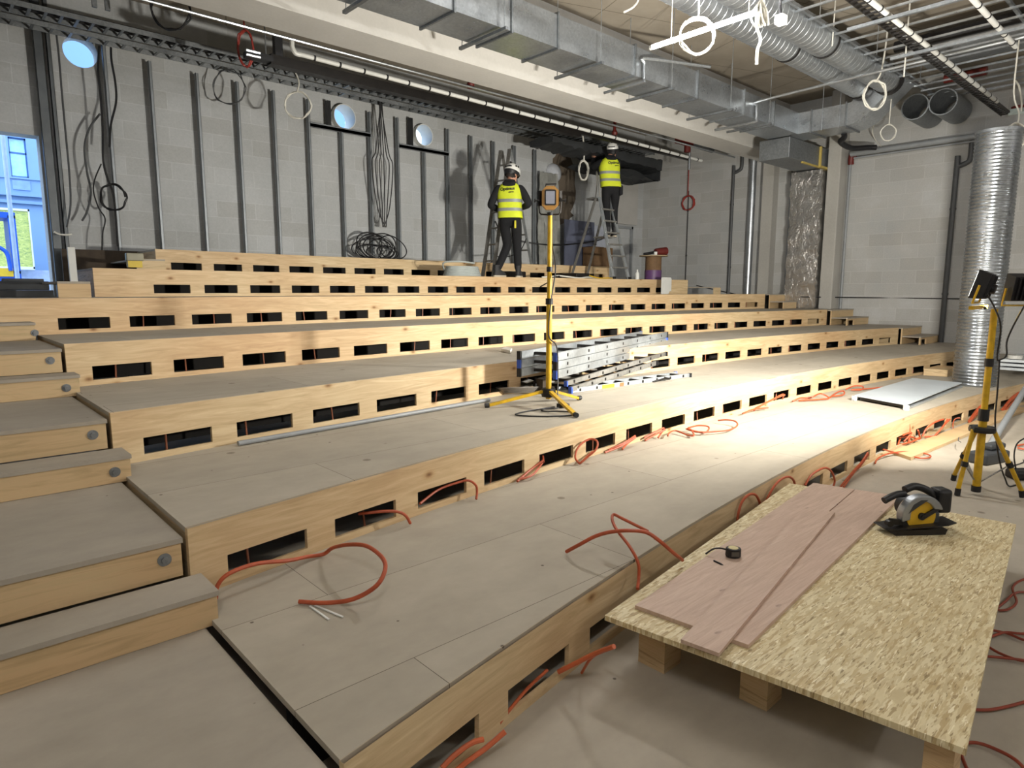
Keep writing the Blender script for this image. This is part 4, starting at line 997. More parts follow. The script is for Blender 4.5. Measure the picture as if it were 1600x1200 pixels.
for i, p in enumerate(([(4.463, 0.523, 0.015), (4.309, 0.609, 0.015), (4.139, 0.628, 0.015), (3.959, 0.579, 0.015), (3.830, 0.589, 0.015), (3.790, 0.625, 0.015), (3.916, 0.618, 0.015), (4.100, 0.594, 0.015), (4.172, 0.480, 0.015)],
        [(3.532, 0.588, 0.015), (3.547, 0.535, 0.015), (3.532, 0.474, 0.015), (3.549, 0.387, 0.015)], [(3.444, 0.580, 0.020), (3.539, 0.546, 0.020), (3.589, 0.485, 0.020), (3.711, 0.412, 0.020)],
        [(3.354, 0.579, 0.015), (3.318, 0.515, 0.015), (3.322, 0.438, 0.015), (3.410, 0.345, 0.015)], [(3.229, 0.564, 0.020), (3.281, 0.497, 0.020), (3.325, 0.417, 0.020), (3.309, 0.331, 0.020)],
        [(2.770, 0.509, 0.015), (2.822, 0.457, 0.015), (2.916, 0.406, 0.015), (3.047, 0.351, 0.015), (3.226, 0.299, 0.015)], [(2.506, 0.482, 0.015), (2.566, 0.449, 0.015), (2.584, 0.398, 0.015), (2.565, 0.324, 0.015), (2.470, 0.258, 0.015)],
        [(2.470, 0.464, 0.020), (2.397, 0.429, 0.020), (2.297, 0.372, 0.020)])):
    oc([p], ['uppermost curled', 'second slack', 'third slack', 'fourth slack', 'fifth slack', 'long single', 'looping lowest', 'short lowest'][i] + ' dark orange cable on the floor right of chipboard', .008, DKO)
# thin stubs of cable standing in the slots
IC = plain('copper_coloured_cable', 'a3654a', .5)
for k in (2, 3, 4, 5):
    for j, (a, b) in enumerate(SLOTS[k]):
        if (j*7+k*3) % 5 == 0: continue
        s = a + .4*(.3+.4*((j*37+k*11) % 10)/10)
        r = rk(k)+.1
        x0, y0 = CU+r*math.sin(s/rk(k)), CV+r*math.cos(s/rk(k))
        dx = .03*(((j*13+k) % 7)-3)/3
        z0 = .3*(k-1)
        single('slot_cable', MB().cyl((x0, y0, z0), (x0+dx, y0+.01, z0+.25), .006, n=6), IC, 'thin copper coloured cable rising inside a dark riser slot', 'cable', group='thin cables standing inside the slots')

single('wood_sliver', MB().beam((1.068, 2.382, 0.303), (1.074, 2.229, 0.303), .008, .004), WHT, 'left pale sliver lying before the end of big orange loop', 'sliver')
single('wood_sliver', MB().beam((1.085, 2.371, 0.304), (1.123, 2.209, 0.304), .008, .004), WHT, 'right pale sliver lying before the end of big orange loop', 'sliver')
# ------------------------------------------------------------------ chipboard sheet on blocks
OC = [(1.965, 1.595), (4.345, 1.93), (4.505, .70), (2.125, .385)]
t = thing('chipboard_sheet', 'big oriented strand board sheet raised on blocks at lower right', 'board', (3.2, 1.2, .23))
part(t, 'sheet', MB().prism([(a, b, .230) for a, b in OC], (0,0,.022)), OSB)
bl = [((2.14, 1.42), (2.26, 1.55)), ((2.22, 1.02), (2.34, 1.13)), ((3.3, 1.2), (3.45, 1.4)), ((4.15, 1.6), (4.3, 1.75)), ((4.2, .8), (4.35, .95)), ((2.17, .42), (2.25, .5))]
for i, (a, b) in enumerate(bl):
    single('wood_block', MB().box((a[0], a[1], 0), (b[0], b[1], .2295)), SIDE, ['squared wood block under the near left chipboard corner', 'squared wood block half way along the chipboard near edge', 'squared wood block under the chipboard centre', 'squared wood block under far left chipboard corner', 'squared wood block under far right chipboard corner', 'squared wood block under near right chipboard corner'][i], 'block', group='blocks carrying the chipboard')
Z1 = .2525
def plank(name, q, z, th, lab):
    return single(name, MB().prism([(a, b, z) for a, b in q], (0,0,th)), PINK, lab, 'plank')
plank('plywood_plank', [(2.10, 1.545), (4.42, 1.80), (4.47, 1.555), (2.13, 1.285)], Z1, .016, 'wide pinkish plywood strip at left on the chipboard')
plank('plywood_plank', [(2.13, 1.278), (4.47, 1.548), (4.53, 1.30), (2.16, 1.075)], Z1, .016, 'pinkish plywood strip at right on the chipboard')
plank('plywood_plank', [(1.985, 1.25), (3.83, 1.60), (3.86, 1.44), (2.005, 1.105)], Z1+.0165, .015, 'narrow pinkish plywood strip lying on top of two others')

# tape measure, pencil
tl = Vector((2.863, 1.529, 0.270))
t = thing('tape_measure', 'black and yellow tape measure on the pink plywood', 'tape measure', (tl.x, tl.y, Z1+.0165), -.74)
body = [(.036*math.cos(a)*(1.05 if math.cos(a) > 0 else 1), .032*math.sin(a), 0) for a in [2*PI*i/20 for i in range(20)]]
part(t, 'body', MB().prism(body, (0,0,.045)), BLK, world=False, bevel=.005)
part(t, 'disc_label', MB().lathe([(.001,.0465),(.022,.0465),(.024,.0455),(.024,.044)], (0,0,0), 20), plain('pale_yellow_label','cdc08c',.5), world=False)
part(t, 'window_badge', MB().box((-.018,-.0345,.012),(.018,-.031,.034)), plain('badge_grey','56524a',.5), world=False)
part(t, 'blade', MB().tube([(-.03,.0,.034),(-.06,.004,.04),(-.095,.01,.034),(-.13,.016,.006)], .0045, 6), BLK, world=False)
pa, pb = Vector((2.741, 1.561, 0.272)), Vector((2.728, 1.503, 0.272))
t = thing('carpenter_pencil', 'short black pencil beside the tape measure', 'pencil', tuple((pa+pb)/2))
part(t, 'barrel', MB().cyl(pa, pa*.25+pb*.75, .0045, n=6), BLK)
part(t, 'tip', MB().cyl(pa*.25+pb*.75, pb, .0045, .001, n=6), DGREY)

# ------------------------------------------------------------------ circular saw
sl = Vector((3.944, 1.038, 0.252))
t = thing('circular_saw', 'cordless circular saw with yellow disc on the chipboard', 'saw', (sl.x+.02, sl.y+.02, .2522), math.atan2(-.6736, .7391)+.06)
# local: x to the viewer's right, y away, z up; tilted foot
mb = MB().prism([(-.20,-.05,.03),(-.15,-.075,.03),(.14,-.075,.05),(.20,-.055,.056),(.20,.055,.056),(-.20,.055,.03)], (0,0,.006))
part(t, 'foot_plate', mb, BLK_M, world=False, bevel=.002)
mb = MB().prism([(-.15,-.07,.0),(.13,-.07,.0),(.13,.05,.0),(-.15,.05,.0)], (.01,0,.03))
part(t, 'lower_guard_plate', mb, BLK_M, world=False)  # dark plate between the foot plate and the board
Mx = Matrix.Rotation(PI/2, 3, 'X')
cx, cz = .01, .115
part(t, 'blade_disc', MB().cyl((cx,-.028,cz-.02), (cx,-.034,cz-.02), .082, n=36), plain('yellow_disc','c9a01e',.4,var=.1), world=False)
part(t, 'arbor', MB().cyl((cx,-.034,cz-.02), (cx,-.045,cz-.02), .02, n=16).cyl((cx,-.045,cz-.02), (cx,-.05,cz-.02), .009, n=6).beam((cx+.01,-.042,cz-.02),(cx+.085,-.042,cz+.025),.012,.022), BLK, world=False)
arc_o = [(cx+.118*math.cos(a), -.05, cz-.02+.118*math.sin(a)) for a in [math.radians(18+ i*(180-18+14)/24) for i in range(25)]]
arc_i = [(cx+.07*math.cos(a), -.05, cz-.02+.085*math.sin(a)) for a in [math.radians(30+ i*(180-30+10)/24) for i in range(24, -1, -1)]]
part(t, 'blade_guard', MB().prism(arc_o+arc_i, (0,.055,0)), plain('grey_cast_guard','9a9ea2',.35,.7,var=.08), world=False, bevel=.006)
part(t, 'guard_window', MB().prism([(cx-.085,-.051,cz+.0),(cx-.06,-.051,cz+.05),(cx-.02,-.051,cz+.075),(cx+.02,-.051,cz+.075),(cx-.03,-.051,cz+.04)], (0,.004,0)), DGREY, world=False)
part(t, 'motor', MB().cyl((cx+.0,.0,cz), (cx+.0,.11,cz), .06, n=20).cyl((cx,.11,cz),(cx,.125,cz),.045,n=20), BLK, world=False, smooth=True)
hp = [(-.03,.06,cz+.1),(.03,.07,cz+.115),(.09,.07,cz+.1),(.135,.065,cz+.07),(.15,.06,cz+.03),(.12,.05,cz-.02)]
part(t, 'rear_handle', MB().tube(hp, .021, 12), BLK, world=False, smooth=True)
part(t, 'front_handle', MB().tube([(-.04,.05,cz+.08),(-.09,.03,cz+.085),(-.14,.01,cz+.078),(-.185,.0,cz+.06)], .019, 12), BLK, world=False, smooth=True)
part(t, 'battery', MB().box((.145,.02,cz-.03),(.225,.11,cz+.105)), BLK, world=False, bevel=.016)
part(t, 'gear_housing', MB().box((.05,-.03,cz-.065),(.12,.05,cz+.0)), DGREY, world=False, bevel=.01)
part(t, 'depth_knob', MB().cyl((-.17,-.05,.06),(-.17,-.02,.06),.018,n=12).beam((-.165,-.03,.07),(-.09,-.03,.06),.02,.03), BLK_M, world=False)

# ------------------------------------------------------------------ tripods
def leg_tube(mb, a, b, r): mb.cyl(a, b, r, n=12)
def tripod_near():
    B = Vector((5.93, 1.19, 0))
    t = thing('work_light_tripod', 'yellow tripod stand with twin black floodlights at the right edge', 'work light', tuple(B))
    part(t, 'mast', MB().cyl(B+Vector((0,0,.06)), B+Vector((0,0,.62)), .028, n=16), YEL, smooth=True)
    part(t, 'upper_mast', MB().cyl(B+Vector((0,0,.62)), B+Vector((0,0,1.43)), .023, n=16), YEL, smooth=True)
    part(t, 'mast_foot', MB().cyl(B+Vector((0,0,.03)), B+Vector((0,0,.075)), .033, n=16), BLK)
    part(t, 'collar', MB().cyl(B+Vector((0,0,.585)), B+Vector((0,0,.675)), .036, n=16), BLK)
    part(t, 'collar', MB().cyl(B+Vector((0,0,1.0)), B+Vector((0,0,1.06)), .03, n=16), BLK)
    part(t, 'hub', MB().lathe([(.03,.5),(.085,.5),(.09,.52),(.085,.54),(.03,.54)], B, 16), BLK_M)
    feet = [Vector((6.266, 1.384, -0.000)), Vector((5.872, 1.276, 0.000)), Vector((6.139, 0.967, 0.000))]
    # spread the feet about the mast
    feet = [Vector((6.26,1.42,0)), Vector((5.80,1.28,0)), Vector((6.12,.93,0))]
    for f in feet:
        d = (f-B); d.z = 0; d.normalize()
        top = B+d*.075+Vector((0,0,.52)); ft = Vector((f.x, f.y, .03))
        lg = part(t, 'leg', MB().cyl(top, ft, .016, n=12), YEL, smooth=True)
        part(lg, 'rubber_foot', MB().cyl(ft+(top-ft).normalized()*.03, Vector((f.x,f.y,.0))+(top-ft).normalized()*.006, .02, n=12), BLK)
        mid = top*.45+ft*.55
        part(t, 'brace', MB().beam(mid, B+Vector((0,0,.09)), .016, .005), ALU_D)
        part(t, 'brace_clamp', MB().cyl(mid-(top-ft).normalized()*.02, mid+(top-ft).normalized()*.02, .024, n=12), BLK)
    part(t, 'cross_bar', MB().beam(B+Vector((-.30,.08,1.44)), B+Vector((.34,.13,1.44)), .03, .025), YEL)
    part(t, 'bar_screw', MB().cyl(B+Vector((-.1,.04,1.44)), B+Vector((-.28,.0,1.44)), .01, n=8), BLK)
    for (c, tg, nm) in ((HEAD_A, AIM_A, 'left'), (HEAD_B, AIM_B, 'right')):
        c = Vector(c); q = aim(c, tg).to_matrix()
        def X(p): return c + q @ Vector(p)
        hd = MB()
        fr = [(-.13,-.105,-.05),(.13,-.105,-.05),(.13,.105,-.05),(-.13,.105,-.05)]
        bk = [(-.115,-.09,.03),(.115,-.09,.03),(.115,.09,.03),(-.115,.09,.03)]
        hd.loft([[X(p) for p in fr], [X(p) for p in bk]], cap=True)
        for i in range(7):
            x = -.09+.03*i
            hd.add([X(p) for p in ((x,-.085,.03),(x+.006,-.085,.03),(x+.006,.085,.03),(x,.085,.03),(x,-.08,.05),(x+.006,-.08,.05),(x+.006,.08,.05),(x,.08,.05))], [(0,1,2,3),(4,5,6,7),(0,1,5,4),(2,3,7,6),(1,2,6,5),(0,3,7,4)])
        h = part(t, 'lamp_head', hd, BLK)
        em = m_emit('lit_flood_lens', (1,.94,.82,1), 6)
        part(h, 'lens', MB().add([X(p) for p in ((-.115,-.09,-.0505),(.115,-.09,-.0505),(.115,.09,-.0505),(-.115,.09,-.0505),(-.115,-.09,-.053),(.115,-.09,-.053),(.115,.09,-.053),(-.115,.09,-.053))], [(0,1,2,3),(4,5,6,7),(0,1,5,4),(1,2,6,5),(2,3,7,6),(3,0,4,7)]), em)
        part(h, 'junction_box', MB().cyl(X((.0,-.01,.05)), X((.0,-.01,.075)), .035, n=14), BLK)
        part(h, 'bracket', MB().tube([X((-.14,.0,-.01)), X((-.145,-.13,-.01)), X((.145,-.13,-.01)), X((.14,.0,-.01))], .008, 6, sm=1), YEL)
    part(t, 'flex', MB().tube([(6.17,1.0,1.56), (6.12,1.06,1.42), (6.13,1.13,1.2), (6.10,1.12,1.08), (6.02,1.14,1.05), (5.96,1.15,1.07), (5.92,1.14,1.3), (5.8,1.17,1.45), (5.70,1.2,1.54)], .006, 6), CABB)
    part(t, 'power_cable', MB().tube([(5.99,1.14,1.05), (5.98,1.13,.8), (6.0,1.13,.6), (6.08,1.12,.4), (6.2,1.1,.2), (6.3,1.08,.08), (6.36,1.06,.012), (6.5,1.02,.012)], .006, 6), CABB)
    return t
tripod_near()
def tripod_far():
    B = Vector((3.94, 3.86, .6))
    t = thing('work_light_tripod', 'yellow tripod stand with single unlit lamp in front of the heaped ladders', 'work light', tuple(B))
    part(t, 'mast', MB().cyl(B+Vector((0,0,.05)), B+Vector((0,0,.88)), .024, n=16), YEL, smooth=True)
    part(t, 'upper_mast', MB().cyl(B+Vector((0,0,.88)), B+Vector((0,0,1.58)), .019, n=16), YEL, smooth=True)
    part(t, 'collar', MB().cyl(B+Vector((0,0,.85)), B+Vector((0,0,.9)), .031, n=16), BLK)
    part(t, 'collar', MB().cyl(B+Vector((0,0,1.12)), B+Vector((0,0,1.16)), .025, n=16), BLK)
    part(t, 'hub', MB().lathe([(.02,.07),(.06,.07),(.065,.1),(.06,.14),(.02,.14)], B, 12), BLK_M)
    for f in (Vector((3.46,4.08,.6)), Vector((4.28,3.83,.6)), Vector((3.68,3.32,.6))):
        d = f-B; d.z = 0; d.normalize()
        top = B+d*.03+Vector((0,0,.12)); ft = f+Vector((0,0,.022))
        lg = part(t, 'leg', MB().beam(top, ft, .034, .022), YEL)
        part(lg, 'rubber_foot', MB().cyl(ft-d*.0, ft+d*.035, .02, n=10), BLK)
    # lamp head facing the viewer
    c = B+Vector((0,0,1.715)); vd = Vector((-.67,-.74,0)); sd = Vector((.74,-.67,0)); up = Vector((0,0,1))
    def X(x, y, z): return c + sd*x + up*y + vd*z
    def slab(w_, h_, z0, z1, ch=.035):
        q = [(-w_+ch,-h_),(w_-ch,-h_),(w_,-h_+ch),(w_,h_-ch),(w_-ch,h_),(-w_+ch,h_),(-w_,h_-ch),(-w_,-h_+ch)]
        return MB().loft([[X(a,b,z0) for a,b in q],[X(a,b,z1) for a,b in q]])
    OR = plain('tan_lamp_housing', 'a87c3c', .5, var=.15)
    hd = part(t, 'lamp_head', slab(.068, .092, -.04, .03), OR)
    part(hd, 'bezel', slab(.047, .062, .03, .036, .008), BLK)
    part(hd, 'lens', slab(.036, .05, .036, .04, .004), plain('grey_lens', '8e92a0', .2, var=.06))
    part(hd, 'heat_sink', slab(.06, .075, -.07, -.04), BLK_M)
    for s_ in (-1, 1):
        part(hd, 'side_clip', MB().beam(X(.082*s_,-.06,-.02), X(.082*s_,.06,-.02), .02, .03), BLK_M)
        part(hd, 'knob', MB().cyl(X(.085*s_,-.02,0), X(.125*s_,-.02,0), .006, n=8).cyl(X(.12*s_,-.02,0), X(.13*s_,-.02,0), .016, n=10), BLK)
    part(hd, 'carry_handle', MB().tube([X(-.035,.09,-.02), X(-.035,.112,-.01), X(.05,.114,-.01), X(.035,.09,-.02)], .006, 6, sm=1), BLK)
    part(hd, 'yoke', MB().tube([X(-.09,-.03,-.01), X(-.085,-.115,-.01), X(-.05,-.13,-.01), X(.05,-.13,-.01), X(.085,-.115,-.01), X(.09,-.03,-.01)], .007, 6, sm=2), BLK_M)
    part(t, 'spigot', MB().cyl(B+Vector((0,0,1.575)), B+Vector((0,0,1.60)), .024, n=12), BLK)
    part(t, 'power_cable', MB().tube([X(.02,-.1,-.05), B+Vector((.05,.02,1.35)), B+Vector((.03,-.04,1.15)), B+Vector((-.03,-.05,.88)), B+Vector((-.045,-.04,.6)), B+Vector((.04,-.05,.5)), B+Vector((.06,-.05,.3)), B+Vector((.02,-.09,.06)), B+Vector((-.02,-.16,.012)), B+Vector((-.12,-.2,.008)), B+Vector((-.22,-.16,.008)), B+Vector((-.28,-.22,.008)), B+Vector((-.16,-.36,.008)), B+Vector((-.2,-.5,.008)), B+Vector((-.42,-.4,.008)), B+Vector((-.56,-.2,.008)), B+Vector((-.4,-.14,.008)), B+Vector((-.1,-.17,.012))], .006, 6), CABB)
    part(t, 'plug', MB().box(B+Vector((-.06,-.22,.003)), B+Vector((.03,-.15,.035))), BLK, bevel=.006)
    return t
tripod_far()

# ------------------------------------------------------------------ things on the floor at right
single('loose_batten', MB().prism([(6.72,1.87,.002),(6.86,2.07,.002),(10.8,1.84,.002),(10.8,1.68,.002)], (0,0,.03)), m_pine('batten_pine','XZY','b08c58','cfae7c',False), 'flat wooden batten lying on floor behind the near tripod', 'plank')
pl = Vector((7.778, 1.480, 0.030))
single('steel_pipe', MB().cyl(pl+Vector((0,0,.02)), Vector((11.469, 1.717, 0.550)), .032, n=14), GREYP, 'grey steel pipe leaning at the right picture edge', 'pipe', smooth=True)
ca = Vector((7.196, 1.367, 0.000))
t = thing('tool_case', 'dark grey power tool case on the floor behind the near tripod', 'case', tuple(ca), -.3)
part(t, 'case', MB().box((-.19,-.08,.002),(.18,.09,.11)), DGREY, world=False, bevel=.02)
part(t, 'motor', MB().box((-.03,-.03,.111),(.2,.07,.17)), DGREY, world=False, bevel=.02)
single('floor_cord', MB().tube([ca+Vector((-.1,-.15,.008)), ca+Vector((.05,-.2,.008)), ca+Vector((.2,-.22,.008)), ca+Vector((.3,-.2,.008))], .005, 6), CABB, 'black cord lying before the tool case', 'cord')  # plain black cord on the floor
ba = Vector((6.731, 1.061, 0.000))
t = thing('power_adapter', 'black plastic adapter on the floor at the right edge', 'adapter', tuple(ba), -.7)
part(t, 'body', MB().box((-.08,-.07,.002),(.2,.07,.08)), BLK, world=False, bevel=.02)
part(t, 'lead', MB().tube([(-.02,.02,.08),(-.04,.03,.2),(.0,.05,.3),(.12,.06,.36)], .006, 6), CABB, world=False)
single('orange_cable', MB().tube([(8.100, 1.317, 0.020), (8.242, 1.263, 0.020), (8.209, 1.181, 0.020), (7.970, 1.217, 0.020), (7.966, 1.293, 0.020)], .01, 6), ORG, 'orange cable ring on the floor at right edge behind the adapter', 'cable')
mb = MB()
for i, (px, d) in enumerate((([(7.434, 1.653, 0.100), (7.513, 1.693, 0.100), (7.686, 1.729, 0.100)], 0), ([(6.550, 1.442, 0.050), (6.501, 1.459, 0.050), (6.348, 1.435, 0.050)], 0))):
    mb.tube(px, .004, 5)
single('bent_wire', mb, GREYD, 'small bent wire hooks sticking out left of the near tripod', 'wire')

# silver framed panel
PA = [(7.99, 2.85), (7.74, 2.26), (10.35, 2.36), (10.5, 2.93)]
PA = [(7.99, 2.84), (7.75, 2.25), (10.1, 1.98), (10.45, 2.6)]
PA = [(8.00, 2.86), (7.74, 2.24), (10.15, 2.31), (10.2, 2.9)]
t = thing('silver_panel', 'silver faced panel with aluminium edge frame lying on the lowest tier', 'panel', (9, 2.45, .3))
def ptp(i, z): return (PA[i][0], PA[i][1], z)
part(t, 'panel_face', MB().prism([(a, b, .352) for a, b in PA], (0,0,.012)), plain('silver_sheet', 'bcc4ca', .45, 0, var=.06, scale=3))
part(t, 'core', MB().prism([(7.96+.05, 2.8, .318), (7.8, 2.3, .318), (10.1, 2.36, .318), (10.14, 2.84, .318)], (0,0,.033)), BLK_M)
part(t, 'edge_strip', MB().beam((7.96,2.86,.312), (10.2,2.9,.312), .03, .02).beam((7.74,2.25,.312), (10.15,2.31,.312), .03, .02), ALU)
for i in (0, 1): part(t, 'corner_block', MB().cyl((PA[i][0], PA[i][1], .302), (PA[i][0], PA[i][1], .352), .03, n=12), WHT)
single('panel_offcut', MB().prism([(11.2,3.05,.302),(11.9,3.05,.302),(11.9,2.75,.302),(11.25,2.75,.302)], (0,0,.1)), SIDE, 'squared timber offcut behind the corrugated pipe', 'timber')
t = thing('aluminium_rails', 'stack of aluminium rails at right edge behind corrugated pipe', 'rails', (12.2, 2.2, .3))
for i in range(3): part(t, 'rail', MB().box((11.9, 1.95, .402+.06*i), (13.2, 2.25, .44+.06*i)), ALU)
single('white_reel', MB().cyl((12.0,2.1,.57),(12.0,2.1,.62),.09,n=20), WHT, 'small white disc on the aluminium rail stack', 'disc')

# ------------------------------------------------------------------ lying conduit, coil of strap on second tier
single('plastic_conduit', MB().cyl((1.42,4.10,.618), (3.66,4.31,.618), .016, n=12), GREYP, 'long grey plastic conduit lying along the second tier', 'conduit', smooth=True)
mb = MB()
c0 = Vector((4.230, 4.503, 0.620))
for i in range(5):
    mb.tube([c0+Vector(((.2+.012*i)*math.cos(a)*1.15, (.13+.01*i)*math.sin(a), .0+.012*i+.01*math.sin(2*a))) for a in [2*PI*k/16 for k in range(16)]], .008, 6, closed=True, sm=3)
single('metal_coil', mb, plain('steel_strap','8f8a84',.4,.6), 'loose coil of metal strap left of the far tripod foot', 'coil')
single('paper_scrap', MB().prism([c0+Vector((.02,-.05,.07)), c0+Vector((.14,-.02,.08)), c0+Vector((.16,.08,.09)), c0+Vector((.05,.06,.075))], (0,0,.004)), WHT, 'white paper scrap on the strap coil', 'paper')
single('paper_scrap', MB().prism([(4.734, 5.370, 0.905), (4.892, 5.473, 0.910), (4.763, 5.225, 0.920), (4.656, 5.138, 0.905)], (0,0,.03)), WHT, 'crumpled white scrap on the third tier above the conduit', 'paper')

# ------------------------------------------------------------------ ladder heap
def ladder_section(org, ax, sd, up, L, W, h, t_, nr, m, rung_m, nm):
    """one ladder section lying down; ax along it, sd across it, up its rail height"""
    org = Vector(org); ax = Vector(ax).normalized(); sd = Vector(sd).normalized(); up = Vector(up).normalized()
    rails = []
    for s in (0, 1):
        a = org + sd*(W*s)
        mb = MB()
        vs = []
        for e in (a, a+ax*L):
            for x, y in ((0,0),(t_,0),(t_,h),(0,h)): vs.append(e + sd*(x*(1-2*s)) + up*y)
        mb.add(vs, [(0,1,2,3),(7,6,5,4),(4,5,1,0),(5,6,2,1),(6,7,3,2),(7,4,0,3)])
        rails.append(mb)
    holes = []
    rungs = []
    for i in range(nr):
        p = org + ax*(L*(i+.5)/nr) + up*(h*.5)
        rungs.append(MB().beam(p+sd*t_, p+sd*(W-t_), .028, .028, tuple(up)))
        holes.append(MB().beam(p-sd*.0015-ax*.012, p-sd*.0015+ax*.012, .003, .028, tuple(up)))
    return rails, rungs, holes
def lying_ladder(lab, org, ax, sd, up, L, W, h, nr, nsec, gap, m, group='ladders heaped on the second tier', caps=None):
    t = thing('lying_ladder', lab, 'ladder', tuple(org), group=group)
    upv = Vector(up).normalized()
    for k in range(nsec):
        o_ = Vector(org) + upv*(gap*k)
        rails, rungs, holes = ladder_section(o_, ax, sd, up, L, W, h, .025, nr, m, m, '')
        for r_ in rails:
            rl = part(t, 'rail', r_, m)
        for q in rungs: part(t, 'rung', q, BLK_M)
        for q in holes: part(t, 'rung_end', q, BLK_M)
        for s in (0, 1):
            for e in (0, 1):
                p = o_ + Vector(sd).normalized()*(W*s) + Vector(ax).normalized()*(L*e) + upv*(h/2)
                d = Vector(ax).normalized()*(.02 if e else -.02)
                part(t, 'end_cap', MB().beam(p, p+d, .035, h+.006, tuple(up)), BLK if (s+e+k) % 2 else BLUE)
    return t
# triple aluminium ladder on its heap
AX = Vector((2.25, 1.0, .05)); 
o0 = Vector((4.12, 4.02, .78))
AX = Vector((7.529, 5.150, 0.783)) - Vector((4.103, 3.950, 0.797)); AX.normalize()
o0 = Vector((4.120, 3.950, 0.796)); 
SD = Vector((-AX.y, AX.x, 0)).normalized(); UPV = AX.cross(SD); UPV = UPV if UPV.z > 0 else -UPV
Lt = (Vector((7.529, 5.150, 0.783)) - o0).length
lying_ladder('triple aluminium extension ladder lying on its flat on top of the heap', o0, AX, SD, UPV, Lt, .36, .072, 7, 3, .078, ALU)
# two greyer stepladders below it
o1 = Vector((4.462, 4.136, 0.680)); e1 = Vector((6.584, 4.500, 0.796)); A1 = (e1-o1)
S1 = Vector((-A1.y, A1.x, 0)).normalized()
lying_ladder('worn grey ladder lying under the triple aluminium ladder', o1, A1, S1, (0,0,1), A1.length, .34, .045, 8, 1, .05, ALU_D)
o2 = Vector((4.514, 4.126, 0.615)); e2 = Vector((6.253, 4.400, 0.715)); A2 = (e2-o2)
S2 = Vector((-A2.y, A2.x, 0)).normalized()
lying_ladder('worn grey stepladder with orange stickers at the bottom of heap', o2, A2, S2, (0,0,1), A2.length, .42, .05, 7, 1, .05, ALU_D)
o3 = Vector((4.546, 4.147, 0.603)); e3 = Vector((6.392, 4.045, 0.603)); A3 = (e3-o3)
S3 = Vector((-A3.y, A3.x, 0)).normalized()
t3 = lying_ladder('bright narrow ladder with yellow sticker lying in front of the heap', o3, A3, S3, (0,0,1), A3.length, .2, .04, 8, 1, .05, ALU)
A3n = A3.normalized(); 
part(t3, 'sticker', MB().beam(o3+A3n*.42-S3*.002+Vector((0,0,.02)), o3+A3n*.6-S3*.002+Vector((0,0,.02)), .003, .036), plain('yellow_sticker','d8cf2a',.5), label='yellow sticker')
part(t3, 'sticker', MB().beam(o3+A3n*.68-S3*.002+Vector((0,0,.02)), o3+A3n*.74-S3*.002+Vector((0,0,.02)), .003, .036), plain('orange_sticker','d0643c',.5), label='orange sticker')
part(t3, 'hinge', MB().tube([o3+A3n*1.2+Vector((0,0,.0)), o3+A3n*1.3-S3*.06+Vector((0,0,.03)), o3+A3n*1.42-S3*.05+Vector((0,0,.02)), o3+A3n*1.4+Vector((0,0,.03))], .012, 6, sm=1), BLK_M)
bA = Vector((7.528, 5.200, 0.753)); bB = Vector((7.978, 5.200, 0.735))
t = thing('stabiliser_bar', 'ladder stabiliser bar with blue end sticking out of the heap', 'bar', tuple(bA))
part(t, 'bar', MB().cyl(bA, bA*.45+bB*.55, .025, n=10), ALU_D)
part(t, 'blue_cap', MB().cyl(bA*.45+bB*.55, bB, .032, n=12), BLUE, label='bright blue plastic end cap')
# props that carry the upper ladder
for i, (p, lab) in enumerate((((4.35,4.33), 'near'), ((5.6,4.95), 'far'))):
    single('prop_block', MB().box((p[0]-.05,p[1]-.04,.6),(p[0]+.05,p[1]+.04,.74)), DWOOD, '%s dark block under the heaped ladders' % lab, 'block')

# ------------------------------------------------------------------ things on the sixth tier
sp = (11.75, 8.42)
t = thing('cable_spool', 'cardboard cable spool wound with purple film on the sixth tier', 'spool', (sp[0], sp[1], 1.8))
part(t, 'core', MB().cyl((sp[0],sp[1],1.99), (sp[0],sp[1],2.29), .17, n=28), CARD, smooth=True)
part(t, 'purple_film', MB().cyl((sp[0],sp[1],1.8), (sp[0],sp[1],2.0), .178, n=28), PURP, smooth=True, label='purple film wound round the base')
part(t, 'top_disc', MB().cyl((sp[0],sp[1],2.29), (sp[0],sp[1],2.31), .30, n=28), plain('pale_disc','9c8a6c',.7))
t = thing('electric_drill', 'red and black tool lying on top of the cable spool', 'tool', (sp[0], sp[1], 2.31))
part(t, 'handle', MB().tube([(sp[0]-.26,sp[1]+.06,2.335),(sp[0]-.1,sp[1],2.36),(sp[0]+.02,sp[1]-.05,2.39)], .028, 10), BLK)
part(t, 'body', MB().cyl((sp[0]-.0,sp[1]-.04,2.38),(sp[0]+.26,sp[1]-.14,2.41),.075,.085,n=16), plain('dark_red_plastic','5d1f1b',.45), bevel=.01)
single('white_cup', MB().cyl((sp[0]-.1,sp[1]-.12,2.311),(sp[0]-.1,sp[1]-.12,2.38),.035,n=14), WHT, 'small white cup on the cable spool', 'cup')
t = thing('white_bottle', 'small white bottle on the sixth tier right of the ladder', 'bottle', (11.12, 8.36, 1.8))
part(t, 'body', MB().lathe([(.001,0),(.04,0),(.043,.01),(.043,.12),(.02,.16),(.001,.16)], (11.12,8.36,1.8), 16), WHT, smooth=True)
part(t, 'cap', MB().cyl((11.12,8.36,1.96),(11.12,8.36,2.0),.018,n=12), WHT)
lp = [(a, b) for a, b in ((0,0),(.34,0),(.34,.30),(.32,.33),(.02,.33),(0,.31))]
t = thing('white_lid', 'white plastic lid leaning on right part of the sixth riser', 'plate', (11.48, 7.70, 1.5))  # loose white lid propped against the riser
